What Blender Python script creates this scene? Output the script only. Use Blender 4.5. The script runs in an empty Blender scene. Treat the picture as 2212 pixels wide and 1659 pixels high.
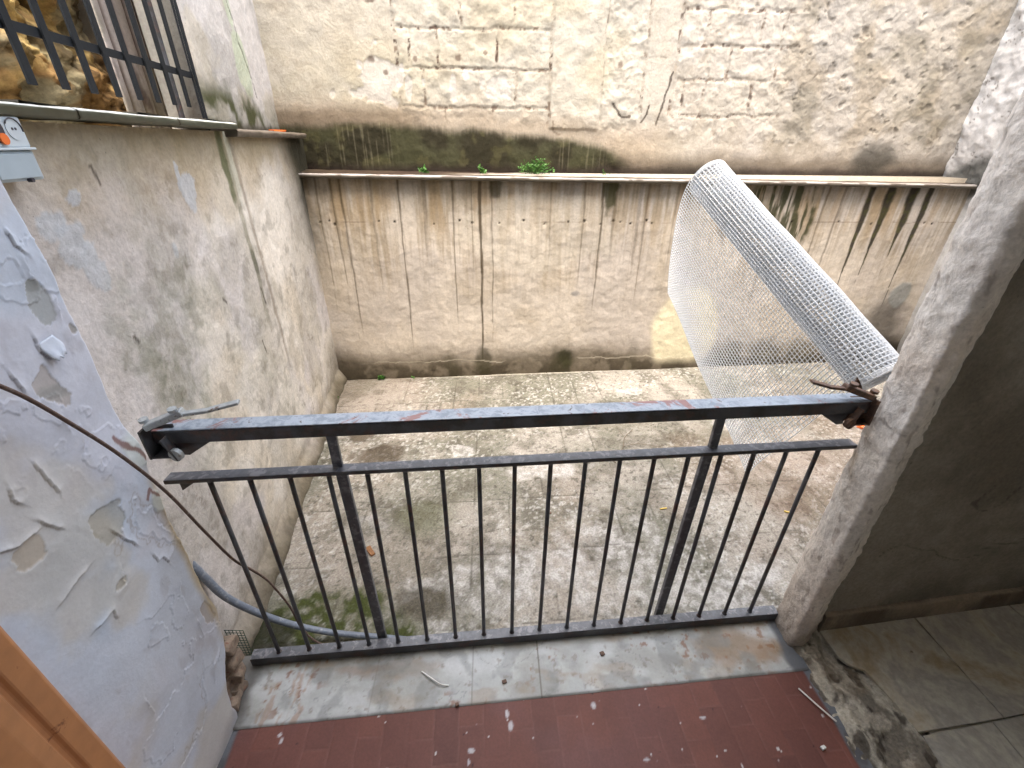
import bpy, bmesh, math, random
import numpy as np
from mathutils import Vector, Matrix
random.seed(7)
SC = bpy.context.scene
COL = SC.collection

# ------------------------------------------------------------------ camera
cam_d = bpy.data.cameras.new('camera')
cam = bpy.data.objects.new('camera', cam_d); COL.objects.link(cam)
SC.camera = cam
cam_d.sensor_width = 36.0
cam_d.lens = 954.8846 * 36.0 / 2212.0
cam_d.clip_start = 0.02; cam_d.clip_end = 500.0
rt = Vector((0.99891726, -0.04477356, 0.01263468))
up = Vector((0.01040603, 0.47974231, 0.87734772))
fw = Vector((0.04534337, 0.87626631, -0.47968879))
cam.matrix_world = Matrix(((rt.x, up.x, -fw.x, 0.0), (rt.y, up.y, -fw.y, 0.0), (rt.z, up.z, -fw.z, 1.5), (0, 0, 0, 1)))

# ------------------------------------------------------------------ light
SUN_EL, SUN_AZ = math.radians(74), math.radians(175)   # azimuth clockwise from +Y
W = bpy.data.worlds.new('World'); SC.world = W; W.use_nodes = True
nt = W.node_tree
bg = nt.nodes['Background']
sky = nt.nodes.new('ShaderNodeTexSky'); sky.sky_type = 'NISHITA'
sky.sun_disc = False; sky.sun_elevation = SUN_EL; sky.sun_rotation = SUN_AZ
sky.dust_density = 5.0; sky.air_density = 1.0; sky.ozone_density = 1.0
nt.links.new(sky.outputs[0], bg.inputs[0]); bg.inputs[1].default_value = 0.15
sd = bpy.data.lights.new('sun', 'SUN'); sd.energy = 1.1; sd.angle = math.radians(130); sd.color = (1, 0.95, 0.87)
sun = bpy.data.objects.new('sun', sd); COL.objects.link(sun)
dirv = Vector((math.sin(SUN_AZ) * math.cos(SUN_EL), math.cos(SUN_AZ) * math.cos(SUN_EL), math.sin(SUN_EL)))
sun.rotation_euler = dirv.to_track_quat('Z', 'Y').to_euler()
VS = SC.view_settings
VS.view_transform = 'Standard'; VS.look = 'None'; VS.gamma = 1.0
VS.exposure = 2.66
VS.use_white_balance = True
VS.white_balance_temperature = 6800
VS.white_balance_tint = 7
SC.render.resolution_x = 1024; SC.render.resolution_y = 768

# ------------------------------------------------------------------ numpy helpers
def s2l(c):
    c = np.asarray(c, float) / 255.0
    return np.where(c <= 0.04045, c / 12.92, ((c + 0.055) / 1.055) ** 2.4)
def A(r, g, b, k=0.74):
    return s2l((r, g, b)) * k
_lat = {}
def vnoise(x, y, seed):
    if seed not in _lat:
        _lat[seed] = np.random.default_rng(seed).random((256, 256))
    L = _lat[seed]
    xi = np.floor(x).astype(int); yi = np.floor(y).astype(int)
    fx = x - xi; fy = y - yi
    fx = fx * fx * (3 - 2 * fx); fy = fy * fy * (3 - 2 * fy)
    a = L[xi & 255, yi & 255]; b = L[(xi + 1) & 255, yi & 255]
    c = L[xi & 255, (yi + 1) & 255]; d = L[(xi + 1) & 255, (yi + 1) & 255]
    return a + (b - a) * fx + (c - a) * fy + (a - b - c + d) * fx * fy
def fbm(x, y, f=1.0, o=5, seed=1, g=0.5):
    x = np.asarray(x, float) * f + 37.3; y = np.asarray(y, float) * f + 51.7
    s = 0; a = 1; t = 0
    for i in range(o):
        ca, sa = math.cos(i * 1.1), math.sin(i * 1.1)
        s = s + a * vnoise((x * ca - y * sa) + 100, (x * sa + y * ca) + 100, seed * 17 + i)
        t += a; a *= g; x = x * 2.03; y = y * 2.03
    return s / t          # about 0.5 mean
def sst(a, b, x):
    t = np.clip((x - a) / (b - a), 0, 1)
    return t * t * (3 - 2 * t)
def mix(c, d, m):
    m = np.asarray(m)[..., None]
    return c * (1 - m) + np.asarray(d) * m
def blob(u, v, cu, cv, ru, rv, seed=3, wob=0.5, soft=0.25, f=9):
    d = np.sqrt(((u - cu) / ru) ** 2 + ((v - cv) / rv) ** 2)
    d = d + (fbm(u, v, f, 5, seed) - 0.5) * 2 * wob
    return 1 - sst(1 - soft, 1 + soft, d)
def line(u, v, pts, w, seed=5, wob=0.006, f=12):
    """thin wandering line through pts in wall coordinates, returns a 0..1 mask"""
    du = (fbm(u, v, f, 4, seed) - 0.5) * 2 * wob
    dv = (fbm(u, v, f, 4, seed + 1) - 0.5) * 2 * wob
    m = np.zeros_like(u)
    for (a, b), (c, d) in zip(pts[:-1], pts[1:]):
        L2 = (c - a) ** 2 + (d - b) ** 2
        t = np.clip(((u + du - a) * (c - a) + (v + dv - b) * (d - b)) / L2, 0, 1)
        dist = np.hypot(u + du - a - t * (c - a), v + dv - b - t * (d - b))
        m = np.maximum(m, 1 - sst(w * 0.5, w, dist))
    return m

# ------------------------------------------------------------------ object helpers
def tag(o, label=None, cat=None, group=None, kind=None):
    if label: o['label'] = label
    if cat: o['category'] = cat
    if group: o['group'] = group
    if kind: o['kind'] = kind
    return o
def empty(name, loc=(0, 0, 0), rz=0.0):
    o = bpy.data.objects.new(name, None); COL.objects.link(o)
    o.location = loc; o.rotation_euler = (0, 0, rz); o.empty_display_size = 0.05
    return o
def link_mesh(name, me, mat, parent=None, smooth=True):
    me.materials.append(mat)
    if smooth:
        me.polygons.foreach_set('use_smooth', [True] * len(me.polygons))
    o = bpy.data.objects.new(name, me); COL.objects.link(o)
    if parent: o.parent = parent
    return o
def grid_obj(name, P, C, mat, parent=None, extra=None, origin=(0, 0, 0)):
    """P (nv,nu,3) positions, C (nv,nu,3) albedo; extra = list of (verts, faces) closed boxes behind"""
    nv, nu = P.shape[:2]
    V = P.reshape(-1, 3)
    i = np.arange(nv - 1)[:, None] * nu + np.arange(nu - 1)[None, :]
    F = np.stack([i, i + 1, i + 1 + nu, i + nu], -1).reshape(-1, 4)
    Cc = C.reshape(-1, 3)
    if mat in (M_WALL, M_BLOCK, M_LEFT, M_PILLAR):
        lum = Cc @ np.array([.21, .72, .07]); Cc = Cc + (lum[:, None] - Cc) * (.26 if mat is M_BLOCK else .16)
    if extra:
        for ev, ef in extra:
            ev = np.asarray(ev, float)
            F = np.concatenate([F, np.asarray(ef) + len(V)])
            V = np.concatenate([V, ev])
            Cc = np.concatenate([Cc, np.tile(Cc.mean(0), (len(ev), 1))])
    V = V - np.asarray(origin, float)
    me = bpy.data.meshes.new(name)
    me.vertices.add(len(V)); me.vertices.foreach_set('co', V.astype(np.float32).ravel())
    me.loops.add(F.size); me.loops.foreach_set('vertex_index', F.astype(np.int32).ravel())
    me.polygons.add(len(F))
    me.polygons.foreach_set('loop_start', np.arange(0, F.size, 4, dtype=np.int32))
    me.polygons.foreach_set('loop_total', np.full(len(F), 4, dtype=np.int32))
    me.update(calc_edges=True)
    at = me.color_attributes.new('Col', 'FLOAT_COLOR', 'POINT')
    at.data.foreach_set('color', np.concatenate([np.clip(Cc, 0.002, 0.9), np.ones((len(Cc), 1))], 1).astype(np.float32).ravel())
    o = link_mesh(name, me, mat, parent)
    o.location = origin
    return o
def box_vf(o, U, V, N):
    """box from corner o spanned by three vectors"""
    o = np.array(o, float); U = np.array(U, float); V = np.array(V, float); N = np.array(N, float)
    v = [o, o + U, o + U + V, o + V, o + N, o + U + N, o + U + V + N, o + V + N]
    f = [(0, 3, 2, 1), (4, 5, 6, 7), (0, 1, 5, 4), (1, 2, 6, 5), (2, 3, 7, 6), (3, 0, 4, 7)]
    return v, f

class MB:
    def __init__(s): s.bm = bmesh.new()
    def box(s, c, d, M=None, bev=0.0):
        m = Matrix.Translation(c) @ (M.to_4x4() if M else Matrix()) @ Matrix.Diagonal((d[0], d[1], d[2], 1))
        r = bmesh.ops.create_cube(s.bm, size=1.0, matrix=m)
        if bev:
            es = list({e for v in r['verts'] for e in v.link_edges})
            bmesh.ops.bevel(s.bm, geom=es, offset=bev, segments=2, affect='EDGES', profile=0.5)
        return s
    def cyl(s, a, b, r1, r2=None, seg=16, caps=True):
        a = Vector(a); b = Vector(b); d = b - a
        M = Matrix.Translation((a + b) / 2) @ d.to_track_quat('Z', 'Y').to_matrix().to_4x4()
        bmesh.ops.create_cone(s.bm, cap_ends=caps, segments=seg, radius1=r1, radius2=r1 if r2 is None else r2, depth=d.length, matrix=M)
        return s
    def bar(s, a, b, w, h, upv=(0, 0, 1), bev=0.0):
        a = Vector(a); b = Vector(b); d = (b - a); L = d.length; d.normalize()
        u = Vector(upv); x = d.cross(u).normalized(); u = x.cross(d).normalized()
        M = Matrix((d, x, u)).transposed()
        return s.box((a + b) / 2, (L, w, h), M, bev)
    def tube(s, pts, rad, seg=10):
        pts = [Vector(p) for p in pts]; rings = []
        t0 = None; n = None
        for i, p in enumerate(pts):
            t = (pts[min(i + 1, len(pts) - 1)] - pts[max(i - 1, 0)]).normalized()
            if n is None:
                n = t.orthogonal().normalized()
            else:
                n = (n - t * n.dot(t)).normalized()
            b = t.cross(n)
            r = rad(i / (len(pts) - 1)) if callable(rad) else rad
            rings.append([s.bm.verts.new(p + (n * math.cos(k * 2 * math.pi / seg) + b * math.sin(k * 2 * math.pi / seg)) * r) for k in range(seg)])
        for A_, B_ in zip(rings[:-1], rings[1:]):
            for k in range(seg):
                s.bm.faces.new((A_[k], A_[(k + 1) % seg], B_[(k + 1) % seg], B_[k]))
        s.bm.faces.new(rings[0][::-1]); s.bm.faces.new(rings[-1])
        return s
    def prism(s, pts, N):
        """extrude polygon pts by vector N"""
        N = Vector(N)
        a = [s.bm.verts.new(Vector(p)) for p in pts]; b = [s.bm.verts.new(Vector(p) + N) for p in pts]
        s.bm.faces.new(a[::-1]); s.bm.faces.new(b)
        for k in range(len(pts)):
            s.bm.faces.new((a[k], a[(k + 1) % len(a)], b[(k + 1) % len(a)], b[k]))
        return s
    def rough(s, amp, f=20.0, sub=0, seed=0):
        if sub:
            bmesh.ops.subdivide_edges(s.bm, edges=s.bm.edges[:], cuts=sub, use_grid_fill=True)
        from mathutils import noise as mn
        for v in s.bm.verts:
            p = v.co * f + Vector((seed * 3.1, seed * 1.7, 0))
            v.co += mn.noise_vector(p) * amp
        return s
    def build(s, name, mat, parent=None, smooth=False, off=None):
        bmesh.ops.recalc_face_normals(s.bm, faces=s.bm.faces[:])
        me = bpy.data.meshes.new(name); s.bm.to_mesh(me); s.bm.free()
        if off is not None:
            me.transform(Matrix.Translation(-Vector(off)))
        o = link_mesh(name, me, mat, parent, smooth=False)
        if smooth:
            me.polygons.foreach_set('use_smooth', [True] * len(me.polygons))
        if off is not None and parent is None: o.location = off
        return o
def catmull(pts, n=12):
    pts = [Vector(p) for p in pts]; P = [pts[0]] + pts + [pts[-1]]; out = []
    for i in range(1, len(P) - 2):
        for k in range(n):
            t = k / n
            a, b, c, d = P[i - 1], P[i], P[i + 1], P[i + 2]
            out.append(0.5 * ((2 * b) + (c - a) * t + (2 * a - 5 * b + 4 * c - d) * t * t + (3 * b - a - 3 * c + d) * t ** 3))
    out.append(pts[-1]); return out

# ------------------------------------------------------------------ materials
def new_mat(name):
    m = bpy.data.materials.new(name); m.use_nodes = True
    return m, m.node_tree, m.node_tree.nodes['Principled BSDF']
def tex_noise(nt, scale, detail=6, rough=0.6, obj=True, dist=0.0):
    tc = nt.nodes.get('TC') or nt.nodes.new('ShaderNodeTexCoord'); tc.name = 'TC'
    n = nt.nodes.new('ShaderNodeTexNoise'); n.inputs['Scale'].default_value = scale
    n.inputs['Detail'].default_value = detail; n.inputs['Roughness'].default_value = rough
    n.inputs['Distortion'].default_value = dist
    nt.links.new(tc.outputs['Object'], n.inputs['Vector'])
    return n
def ramp(nt, src, stops):
    r = nt.nodes.new('ShaderNodeValToRGB'); e = r.color_ramp.elements
    while len(e) < len(stops): e.new(0.5)
    for el, (p, c) in zip(e, stops):
        el.position = p; el.color = (c[0], c[1], c[2], 1) if hasattr(c, '__len__') else (c, c, c, 1)
    nt.links.new(src, r.inputs[0]); return r
def mixc(nt, a, b, fac, mode='MIX'):
    m = nt.nodes.new('ShaderNodeMix'); m.data_type = 'RGBA'; m.blend_type = mode
    for s, v in ((6, a), (7, b), (0, fac)):
        if hasattr(v, 'links') or hasattr(v, 'is_linked'): nt.links.new(v, m.inputs[s])
        elif s == 0: m.inputs[0].default_value = v
        else: m.inputs[s].default_value = (v[0], v[1], v[2], 1)
    return m.outputs[2]
def bump(nt, bsdf, pairs):
    """pairs of (height socket, distance, strength)"""
    prev = None
    for h, d, st in pairs:
        b = nt.nodes.new('ShaderNodeBump'); b.inputs['Distance'].default_value = d; b.inputs['Strength'].default_value = st
        nt.links.new(h, b.inputs['Height'])
        if prev: nt.links.new(prev, b.inputs['Normal'])
        prev = b.outputs[0]
    nt.links.new(prev, bsdf.inputs['Normal'])
def plaster(name, fine=90, lo=0.82, hi=1.14, speck=0.0, bd=0.003, rough=0.9, coarse=14, spec=0.25, st=0.9):
    m, nt, b = new_mat(name)
    at = nt.nodes.new('ShaderNodeAttribute'); at.attribute_name = 'Col'
    n1 = tex_noise(nt, fine, 8, 0.65); r1 = ramp(nt, n1.outputs[0], [(0.3, lo), (0.7, hi)])
    c = mixc(nt, at.outputs[0], r1.outputs[0], 1.0, 'MULTIPLY')
    n2 = tex_noise(nt, coarse, 6, 0.6, dist=0.6); r2 = ramp(nt, n2.outputs[0], [(0.35, 0.92), (0.65, 1.06)])
    c = mixc(nt, c, r2.outputs[0], 1.0, 'MULTIPLY')
    if speck:
        n3 = tex_noise(nt, fine * 1.4, 3, 0.5); r3 = ramp(nt, n3.outputs[0], [(0.27, 1.0), (0.33, 0.0)])
        n4 = tex_noise(nt, 7, 3, 0.5); r4 = ramp(nt, n4.outputs[0], [(0.4, 0.0), (0.7, speck)])
        f = nt.nodes.new('ShaderNodeMath'); f.operation = 'MULTIPLY'
        nt.links.new(r3.outputs[0], f.inputs[0]); nt.links.new(r4.outputs[0], f.inputs[1])
        c = mixc(nt, c, (0.06, 0.05, 0.035), f.outputs[0])
    nt.links.new(c, b.inputs['Base Color'])
    b.inputs['Roughness'].default_value = rough; b.inputs['Specular IOR Level'].default_value = spec
    bump(nt, b, [(n2.outputs[0], bd * 2.5, st * 0.7), (n1.outputs[0], bd, st)])
    return m
def simple(name, col, rough=0.5, metal=0.0, var=0.15, scale=40, spec=0.5, bd=0.0006, second=None, thr=(0.55, 0.62), s2=18):
    m, nt, b = new_mat(name)
    n = tex_noise(nt, scale, 6, 0.6); r = ramp(nt, n.outputs[0], [(0.3, 1 - var), (0.7, 1 + var)])
    c = mixc(nt, col, r.outputs[0], 1.0, 'MULTIPLY')
    if second is not None:
        n2 = tex_noise(nt, s2, 8, 0.65, dist=0.4); r2 = ramp(nt, n2.outputs[0], [(thr[0], 0.0), (thr[1], 1.0)])
        c = mixc(nt, c, second, r2.outputs[0])
    nt.links.new(c, b.inputs['Base Color'])
    b.inputs['Roughness'].default_value = rough; b.inputs['Metallic'].default_value = metal
    b.inputs['Specular IOR Level'].default_value = spec
    bump(nt, b, [(n.outputs[0], bd, 0.7)])
    return m
M_WALL = plaster('weathered_plaster', 70, 0.86, 1.1, 0.55, 0.0014)
M_LEFT = plaster('smooth_old_plaster', 75, 0.84, 1.12, 0.55, 0.003)
M_BLOCK = plaster('painted_blocks', 80, 0.86, 1.1, 0.5, 0.003)
M_JAMB = plaster('flaking_paint', 120, 0.95, 1.04, 0.1, 0.0006, 0.75, 9, 0.3)
M_PILLAR = plaster('rough_render', 90, 0.8, 1.15, 0.6, 0.005)
M_FLOOR = plaster('stained_concrete', 130, 0.62, 1.36, 0.6, 0.002, 0.85, 20)
M_RED = plaster('red_clay_tile', 160, 0.88, 1.10, 0.0, 0.0004, 0.6, 12, 0.35, 0.5)
M_MARBLE = plaster('worn_marble', 120, 0.93, 1.06, 0.2, 0.0004, 0.4, 10, 0.4, 0.5)
M_SLATE = plaster('slate_look_tile', 50, 0.85, 1.12, 0.0, 0.0015, 0.5, 9, 0.4)
M_ROCK = plaster('ochre_rock', 40, 0.7, 1.3, 0.6, 0.008, 0.9, 12)
M_RUBBLE = plaster('broken_mortar', 90, 0.65, 1.3, 0.7, 0.006, 0.95, 18)
M_ROOM = simple('room_plaster', (0.62, 0.58, 0.5), 0.9, 0, 0.1, 6)

def paint_steel():
    m, nt, b = new_mat('flaking_dark_paint')
    n = tex_noise(nt, 26, 8, 0.68, dist=0.5)
    f = tex_noise(nt, 220, 4, 0.6)
    dark = (0.028, 0.025, 0.025)
    rust = (0.06, 0.03, 0.024)
    c = mixc(nt, dark, rust, ramp(nt, n.outputs[0], [(0.5, 0), (0.6, 1)]).outputs[0])
    g = ramp(nt, tex_noise(nt, 9, 6, 0.6).outputs[0], [(0.46, 0), (0.56, 0.8)])
    c = mixc(nt, c, (0.06, 0.066, 0.078), g.outputs[0])
    c = mixc(nt, c, ramp(nt, f.outputs[0], [(0.3, 0.85), (0.7, 1.15)]).outputs[0], 1.0, 'MULTIPLY')
    nt.links.new(c, b.inputs['Base Color'])
    b.inputs['Roughness'].default_value = 0.42; b.inputs['Specular IOR Level'].default_value = 0.6
    bump(nt, b, [(n.outputs[0], 0.0012, 0.6), (f.outputs[0], 0.0004, 0.5)])
    return m
M_STEEL = paint_steel()
def rail_top():
    """the handrail's top side: flaking paint with sky reflection coloured in as grey-blue, rust and red primer showing"""
    m, nt, b = new_mat('flaking_paint_sky_sheen')
    n = tex_noise(nt, 5.5, 10, 0.72, dist=0.8); n2 = tex_noise(nt, 38, 8, 0.7, dist=0.5); f = tex_noise(nt, 240, 4)
    c = mixc(nt, (0.15, 0.185, 0.23), (0.25, 0.29, 0.35), ramp(nt, n2.outputs[0], [(0.42, 0), (0.52, 1)]).outputs[0])  # grey-blue tones carry the sky's reflection on the top side
    c = mixc(nt, c, (0.2, 0.10, 0.095), ramp(nt, n.outputs[0], [(0.54, 0), (0.57, 1)]).outputs[0])
    c = mixc(nt, c, (0.06, 0.045, 0.04), ramp(nt, n2.outputs[0], [(0.62, 0), (0.64, 1)]).outputs[0])
    nt.links.new(c, b.inputs['Base Color'])
    b.inputs['Roughness'].default_value = 0.38; b.inputs['Specular IOR Level'].default_value = 0.7
    bump(nt, b, [(n2.outputs[0], 0.0012, 0.8), (f.outputs[0], 0.0003, 0.4)])
    return m
M_RTOP = rail_top()
M_DTOP = simple('worn_rail_paint_lit', (0.075, 0.08, 0.095), 0.4, 0, 0.3, 60, 0.6, second=(0.17, 0.17, 0.19), thr=(0.52, 0.6), s2=40)  # lighter copy of the rail paint, light on rail tops and posts coloured in
M_IRON = simple('grille_iron', (0.008, 0.010, 0.013), 0.7, spec=0.2, var=0.2, scale=60) if True else simple('x', (0.01, 0.012, 0.016), 0.6, 0, 0.2, 60)
M_GALV = simple('worn_zinc', (0.34, 0.37, 0.39), 0.42, 0.35, 0.2, 60, second=(0.12, 0.08, 0.06), thr=(0.58, 0.64), s2=60)
M_RUSTY = simple('rusty_iron', (0.09, 0.055, 0.04), 0.65, 0.2, 0.3, 90, second=(0.16, 0.085, 0.05), thr=(0.5, 0.6), s2=60)
M_BOXG = simple('grey_blue_plastic', (0.35, 0.42, 0.47), 0.4, 0, 0.04, 30, 0.5, 0.0001)
M_BOXL = simple('pale_grey_plastic', (0.5, 0.56, 0.6), 0.4, 0, 0.04, 30, 0.5, 0.0001)
M_DARKP = simple('dark_plastic', (0.03, 0.03, 0.045), 0.4)
M_ORANGEP = simple('orange_plastic', (0.75, 0.16, 0.03), 0.4, 0, 0.08)
M_CABLE = simple('brown_cable', (0.10, 0.062, 0.05), 0.6, 0, 0.2, 120, second=(0.17, 0.13, 0.11), s2=90)
M_HOSE = simple('blue_grey_hose', (0.13, 0.155, 0.2), 0.5, 0, 0.15, 90, second=(0.22, 0.24, 0.27), s2=60)
M_GREENNET = simple('green_plastic', (0.03, 0.06, 0.04), 0.5)
M_WOOD = simple('brown_wood', (0.19, 0.085, 0.03), 0.7, 0, 0.35, 120)
M_TWIG = simple('dry_twig', (0.13, 0.1, 0.07), 0.8)
M_BUTT = simple('tan_paper', (0.62, 0.45, 0.12), 0.7)
M_WHITEC = simple('white_chip', (0.7, 0.7, 0.68), 0.7)
M_BROWNC = simple('brown_chip', (0.13, 0.08, 0.06), 0.8)
M_OFRAME = simple('orange_door_paint', (0.42, 0.19, 0.08), 0.5, 0, 0.14, 18, second=(0.2, 0.075, 0.03), thr=(0.66, 0.70), s2=14)
M_BRICK = simple('broken_brick', (0.26, 0.20, 0.155), 0.9, 0, 0.3, 60, second=(0.24, 0.12, 0.085), thr=(0.56, 0.64), s2=30, bd=0.003)
def net_mat():
    m, nt, b = new_mat('white_plastic_mesh')
    b.inputs['Base Color'].default_value = (0.92, 0.93, 0.94, 1); b.inputs['Roughness'].default_value = 0.35
    b.inputs['Subsurface Weight'].default_value = 0.0
    tr = nt.nodes.new('ShaderNodeBsdfTranslucent'); tr.inputs[0].default_value = (0.88, 0.9, 0.92, 1)
    mx = nt.nodes.new('ShaderNodeMixShader'); mx.inputs[0].default_value = 0.45
    nt.links.new(b.outputs[0], mx.inputs[1]); nt.links.new(tr.outputs[0], mx.inputs[2])
    nt.links.new(mx.outputs[0], nt.nodes['Material Output'].inputs[0])
    return m
M_NET = net_mat()
def leaf_mat():
    m, nt, b = new_mat('weed_leaf')
    n = tex_noise(nt, 60, 3); r = ramp(nt, n.outputs[0], [(0.3, (0.03, 0.10, 0.015)), (0.7, (0.09, 0.24, 0.035))])
    nt.links.new(r.outputs[0], b.inputs['Base Color']); b.inputs['Roughness'].default_value = 0.5
    return m
M_LEAF = leaf_mat()

# ================================================================== SETTING
YB0, YBS = 3.0788, 0.0372            # back wall line y = YB0 + YBS x
def yb(x, off=0.0): return YB0 + off + YBS * x
LS = -0.1195                         # left wall: x = -0.9091 + LS (y-1)
def xl(y, off=0.0): return -0.9091 + off + LS * (y - 1)
LN = np.array([1, 0.1195, 0]) / math.hypot(1, 0.1195)     # its normal, towards the courtyard
BN = np.array([0.0372, -1, 0]) / math.hypot(1, 0.0372)    # back wall normal, towards the camera
def zf(x, y): return -0.092 + 0.0116 * x + 0.0007 * (y - 1)

# ground far around, one sheet
g = MB(); g.box((0, 0, -0.45), (400, 400, 0.1)); tag(g.build('ground', M_ROOM), kind='structure')

# ---- courtyard floor
xs = np.arange(-1.4, 3.6, 0.0075); ys = np.arange(0.90, 3.25, 0.0075)
X, Y = np.meshgrid(xs, ys)
Z = zf(X, Y)
base = fbm(X, Y, 2.2, 6, 11)
C = np.ones(X.shape + (3,)) * A(206, 200, 190, 0.68)
C = mix(C, A(164, 162, 148, 0.62), sst(0.38, 0.62, base))
C = mix(C, A(190, 178, 164, 0.62), sst(0.52, 0.7, fbm(X, Y, 1.7, 5, 12)) * 0.6)
C = mix(C, A(128, 122, 108, 0.55), sst(0.5, 0.7, fbm(X, Y, 9, 6, 13)) * 0.6)
sp = fbm(X, Y, 60, 4, 14, 0.65)
C = mix(C, A(236, 236, 232, 0.8), sst(0.54, 0.70, sp) * (.25 + .75 * sst(0.40, 0.62, fbm(X, Y, 2.6, 4, 15))) * 0.7)
C = mix(C, A(88, 84, 70, 0.5), sst(0.60, 0.74, fbm(X, Y, 55, 4, 16, 0.6)) * 0.6)
# curly lime veins
vein = 1 - sst(0.0, 0.022, np.abs(fbm(X, Y, 34, 4, 17) - 0.5))
C = mix(C, A(230, 230, 226, 0.75), vein * sst(0.42, 0.6, fbm(X, Y, 2.3, 4, 18)) * sst(2.3, 1.3, Y) * 0.6)
# pale splashes
for (a, b, r1, r2, s) in [(-0.17, 2.07, .07, .05, 1), (1.55, 2.3, .10, .06, 2), (0.55, 1.35, .2, .16, 3), (0.1, 1.25, .22, .1, 4), (-.15, 1.15, .2, .08, 5), (.75, 1.12, .3, .07, 6), (-.55, 1.55, .07, .05, 7), (1.0, 2.75, .07, .05, 8), (1.1, 1.2, .12, .05, 9), (.3, 1.9, .25, .05, 10)]:
    C = mix(C, A(232, 230, 228, 0.78), blob(X, Y, a, b, r1, r2, 20 + s, 1.6, 0.6, 16) * (.25 + .5 * sst(.4, .6, fbm(X, Y, 40, 4, 48))))
# pink-brown worn areas in back left corner and at the right
C = mix(C, A(186, 164, 148, 0.6), blob(X, Y, -0.8, 2.75, .5, .3, 31, .8, .5, 4) * 0.3)
C = mix(C, A(188, 150, 128, 0.6), blob(X, Y, 1.9, 1.85, .7, .45, 32, .8, .5, 4) * 0.3)
# dark wet rings and moss
C = mix(C, A(112, 98, 80, 0.5), blob(X, Y, -0.66, 2.07, .14, .10, 33, .7, .3, 10) * 0.8)
C = mix(C, A(118, 102, 84, 0.5), blob(X, Y, -0.83, 2.28, .10, .08, 34, .9, .3, 10) * 0.7)
C = mix(C, A(104, 96, 76, 0.5), blob(X, Y, -0.28, 1.12, .12, .07, 35, .8, .4, 10) * 0.8)
C = mix(C, A(96, 92, 70, 0.5), blob(X, Y, -0.55, 1.55, .22, .12, 36, .9, .5, 7) * 0.45)
moss = np.maximum(blob(X, Y, -0.72, 1.07, .28, .13, 37, .9, .4, 9), blob(X, Y, -0.5, 1.0, .25, .07, 38, .9, .4, 9))
C = mix(C, A(96, 106, 52, 0.5), moss * (0.45 + 0.55 * sst(.4, .6, fbm(X, Y, 30, 4, 39))))
C = mix(C, A(52, 54, 32, 0.5), blob(X, Y, -0.86, 1.02, .12, .1, 40, .9, .4, 12) * .8)
C = mix(C, A(128, 134, 90, 0.55), blob(X, Y, -0.3, 1.6, .16, .1, 41, .9, .5, 7) * .35)
# slab joints, faint and broken
jx = np.abs(((X + 0.27 + (fbm(X, Y, 6, 3, 42) - .5) * .012) / 0.175 + 0.5) % 1 - 0.5) * 0.175
jy = np.abs(((Y - 1.02 - 0.05 * X + (fbm(X, Y, 6, 3, 43) - .5) * .012) / 0.333 + 0.5) % 1 - 0.5) * 0.333
j = np.maximum((1 - sst(.001, .0045, jx)) * sst(.42, .55, fbm(X * 3, Y, 2.2, 3, 47)), 1 - sst(.001, .0045, jy))
j = j * sst(0.36, 0.56, fbm(X, Y, 5, 4, 44))
C = mix(C, A(104, 98, 84, 0.5), j * 0.6)
Z = Z - j * 0.003
# white lime line along the back wall
e = yb(X) - Y
C = mix(C, A(232, 224, 208, 0.75), (1 - sst(.018, .04, e + (fbm(X, Y, 20, 4, 45) - .5) * .03)) * .8 * sst(-.8, -.5, X))
Z = Z + (fbm(X, Y, 14, 5, 46) - .5) * 0.005
P = np.stack([X, Y, Z], -1)
C = C * .68
tag(grid_obj('courtyard_floor', P, C, M_FLOOR, extra=[box_vf((-1.5, 0.88, -0.39), (5.2, 0, 0), (0, 2.5, 0), (0, 0, 0.24))]), kind='structure')

# ---- lower back wall, sloping very slightly, with the stone ledge on it
xs = np.arange(-1.25, 3.42, 0.0065); zs = np.arange(-0.16, 1.335, 0.0065)
U, V = np.meshgrid(xs, zs)
H = (fbm(U, V, 3, 5, 51) - .5) * 0.02 + (fbm(U, V, 26, 4, 52) - .5) * 0.005
zfl = zf(U, 3.05)
hz = V - zfl
C = np.ones(U.shape + (3,)) * A(234, 222, 206)
C = mix(C, A(214, 198, 174), sst(.42, .62, fbm(U, V, 3.5, 5, 53)) * .5)
C = mix(C, A(214, 204, 196), sst(.45, .65, fbm(U, V, 2.0, 5, 54)) * .5)
# brownish rain wash under the ledge, as vertical streaks
strk = fbm(U * 9, V * 0.9, 3.4, 5, 55)
wash = sst(.38, .68, strk) * sst(.55, 1.28, V + (fbm(U, V * .3, 7, 3, 56) - .5) * .7)
C = mix(C, A(180, 158, 120), wash * .7)
C = mix(C, A(196, 160, 104), sst(.5, .62, fbm(U * 4, V * .6, 3, 4, 57)) * sst(.85, 1.2, V) * .45)
wash2 = sst(.5, .7, fbm(U * 26, V * 1.1, 3.4, 4, 58)) * sst(.2, 1.2, V)
C = mix(C, A(150, 130, 98), wash2 * .35)
C = mix(C, A(120, 104, 78), sst(1.16, 1.27, V + (fbm(U, V, 8, 4, 59) - .5) * .12) * .5)
# horizontal tide edge of the repainted area
C = mix(C, A(230, 220, 200), blob(U, V, 0.35, 0.95, .5, .24, 60, .35, .06, 4) * .38)
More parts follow.
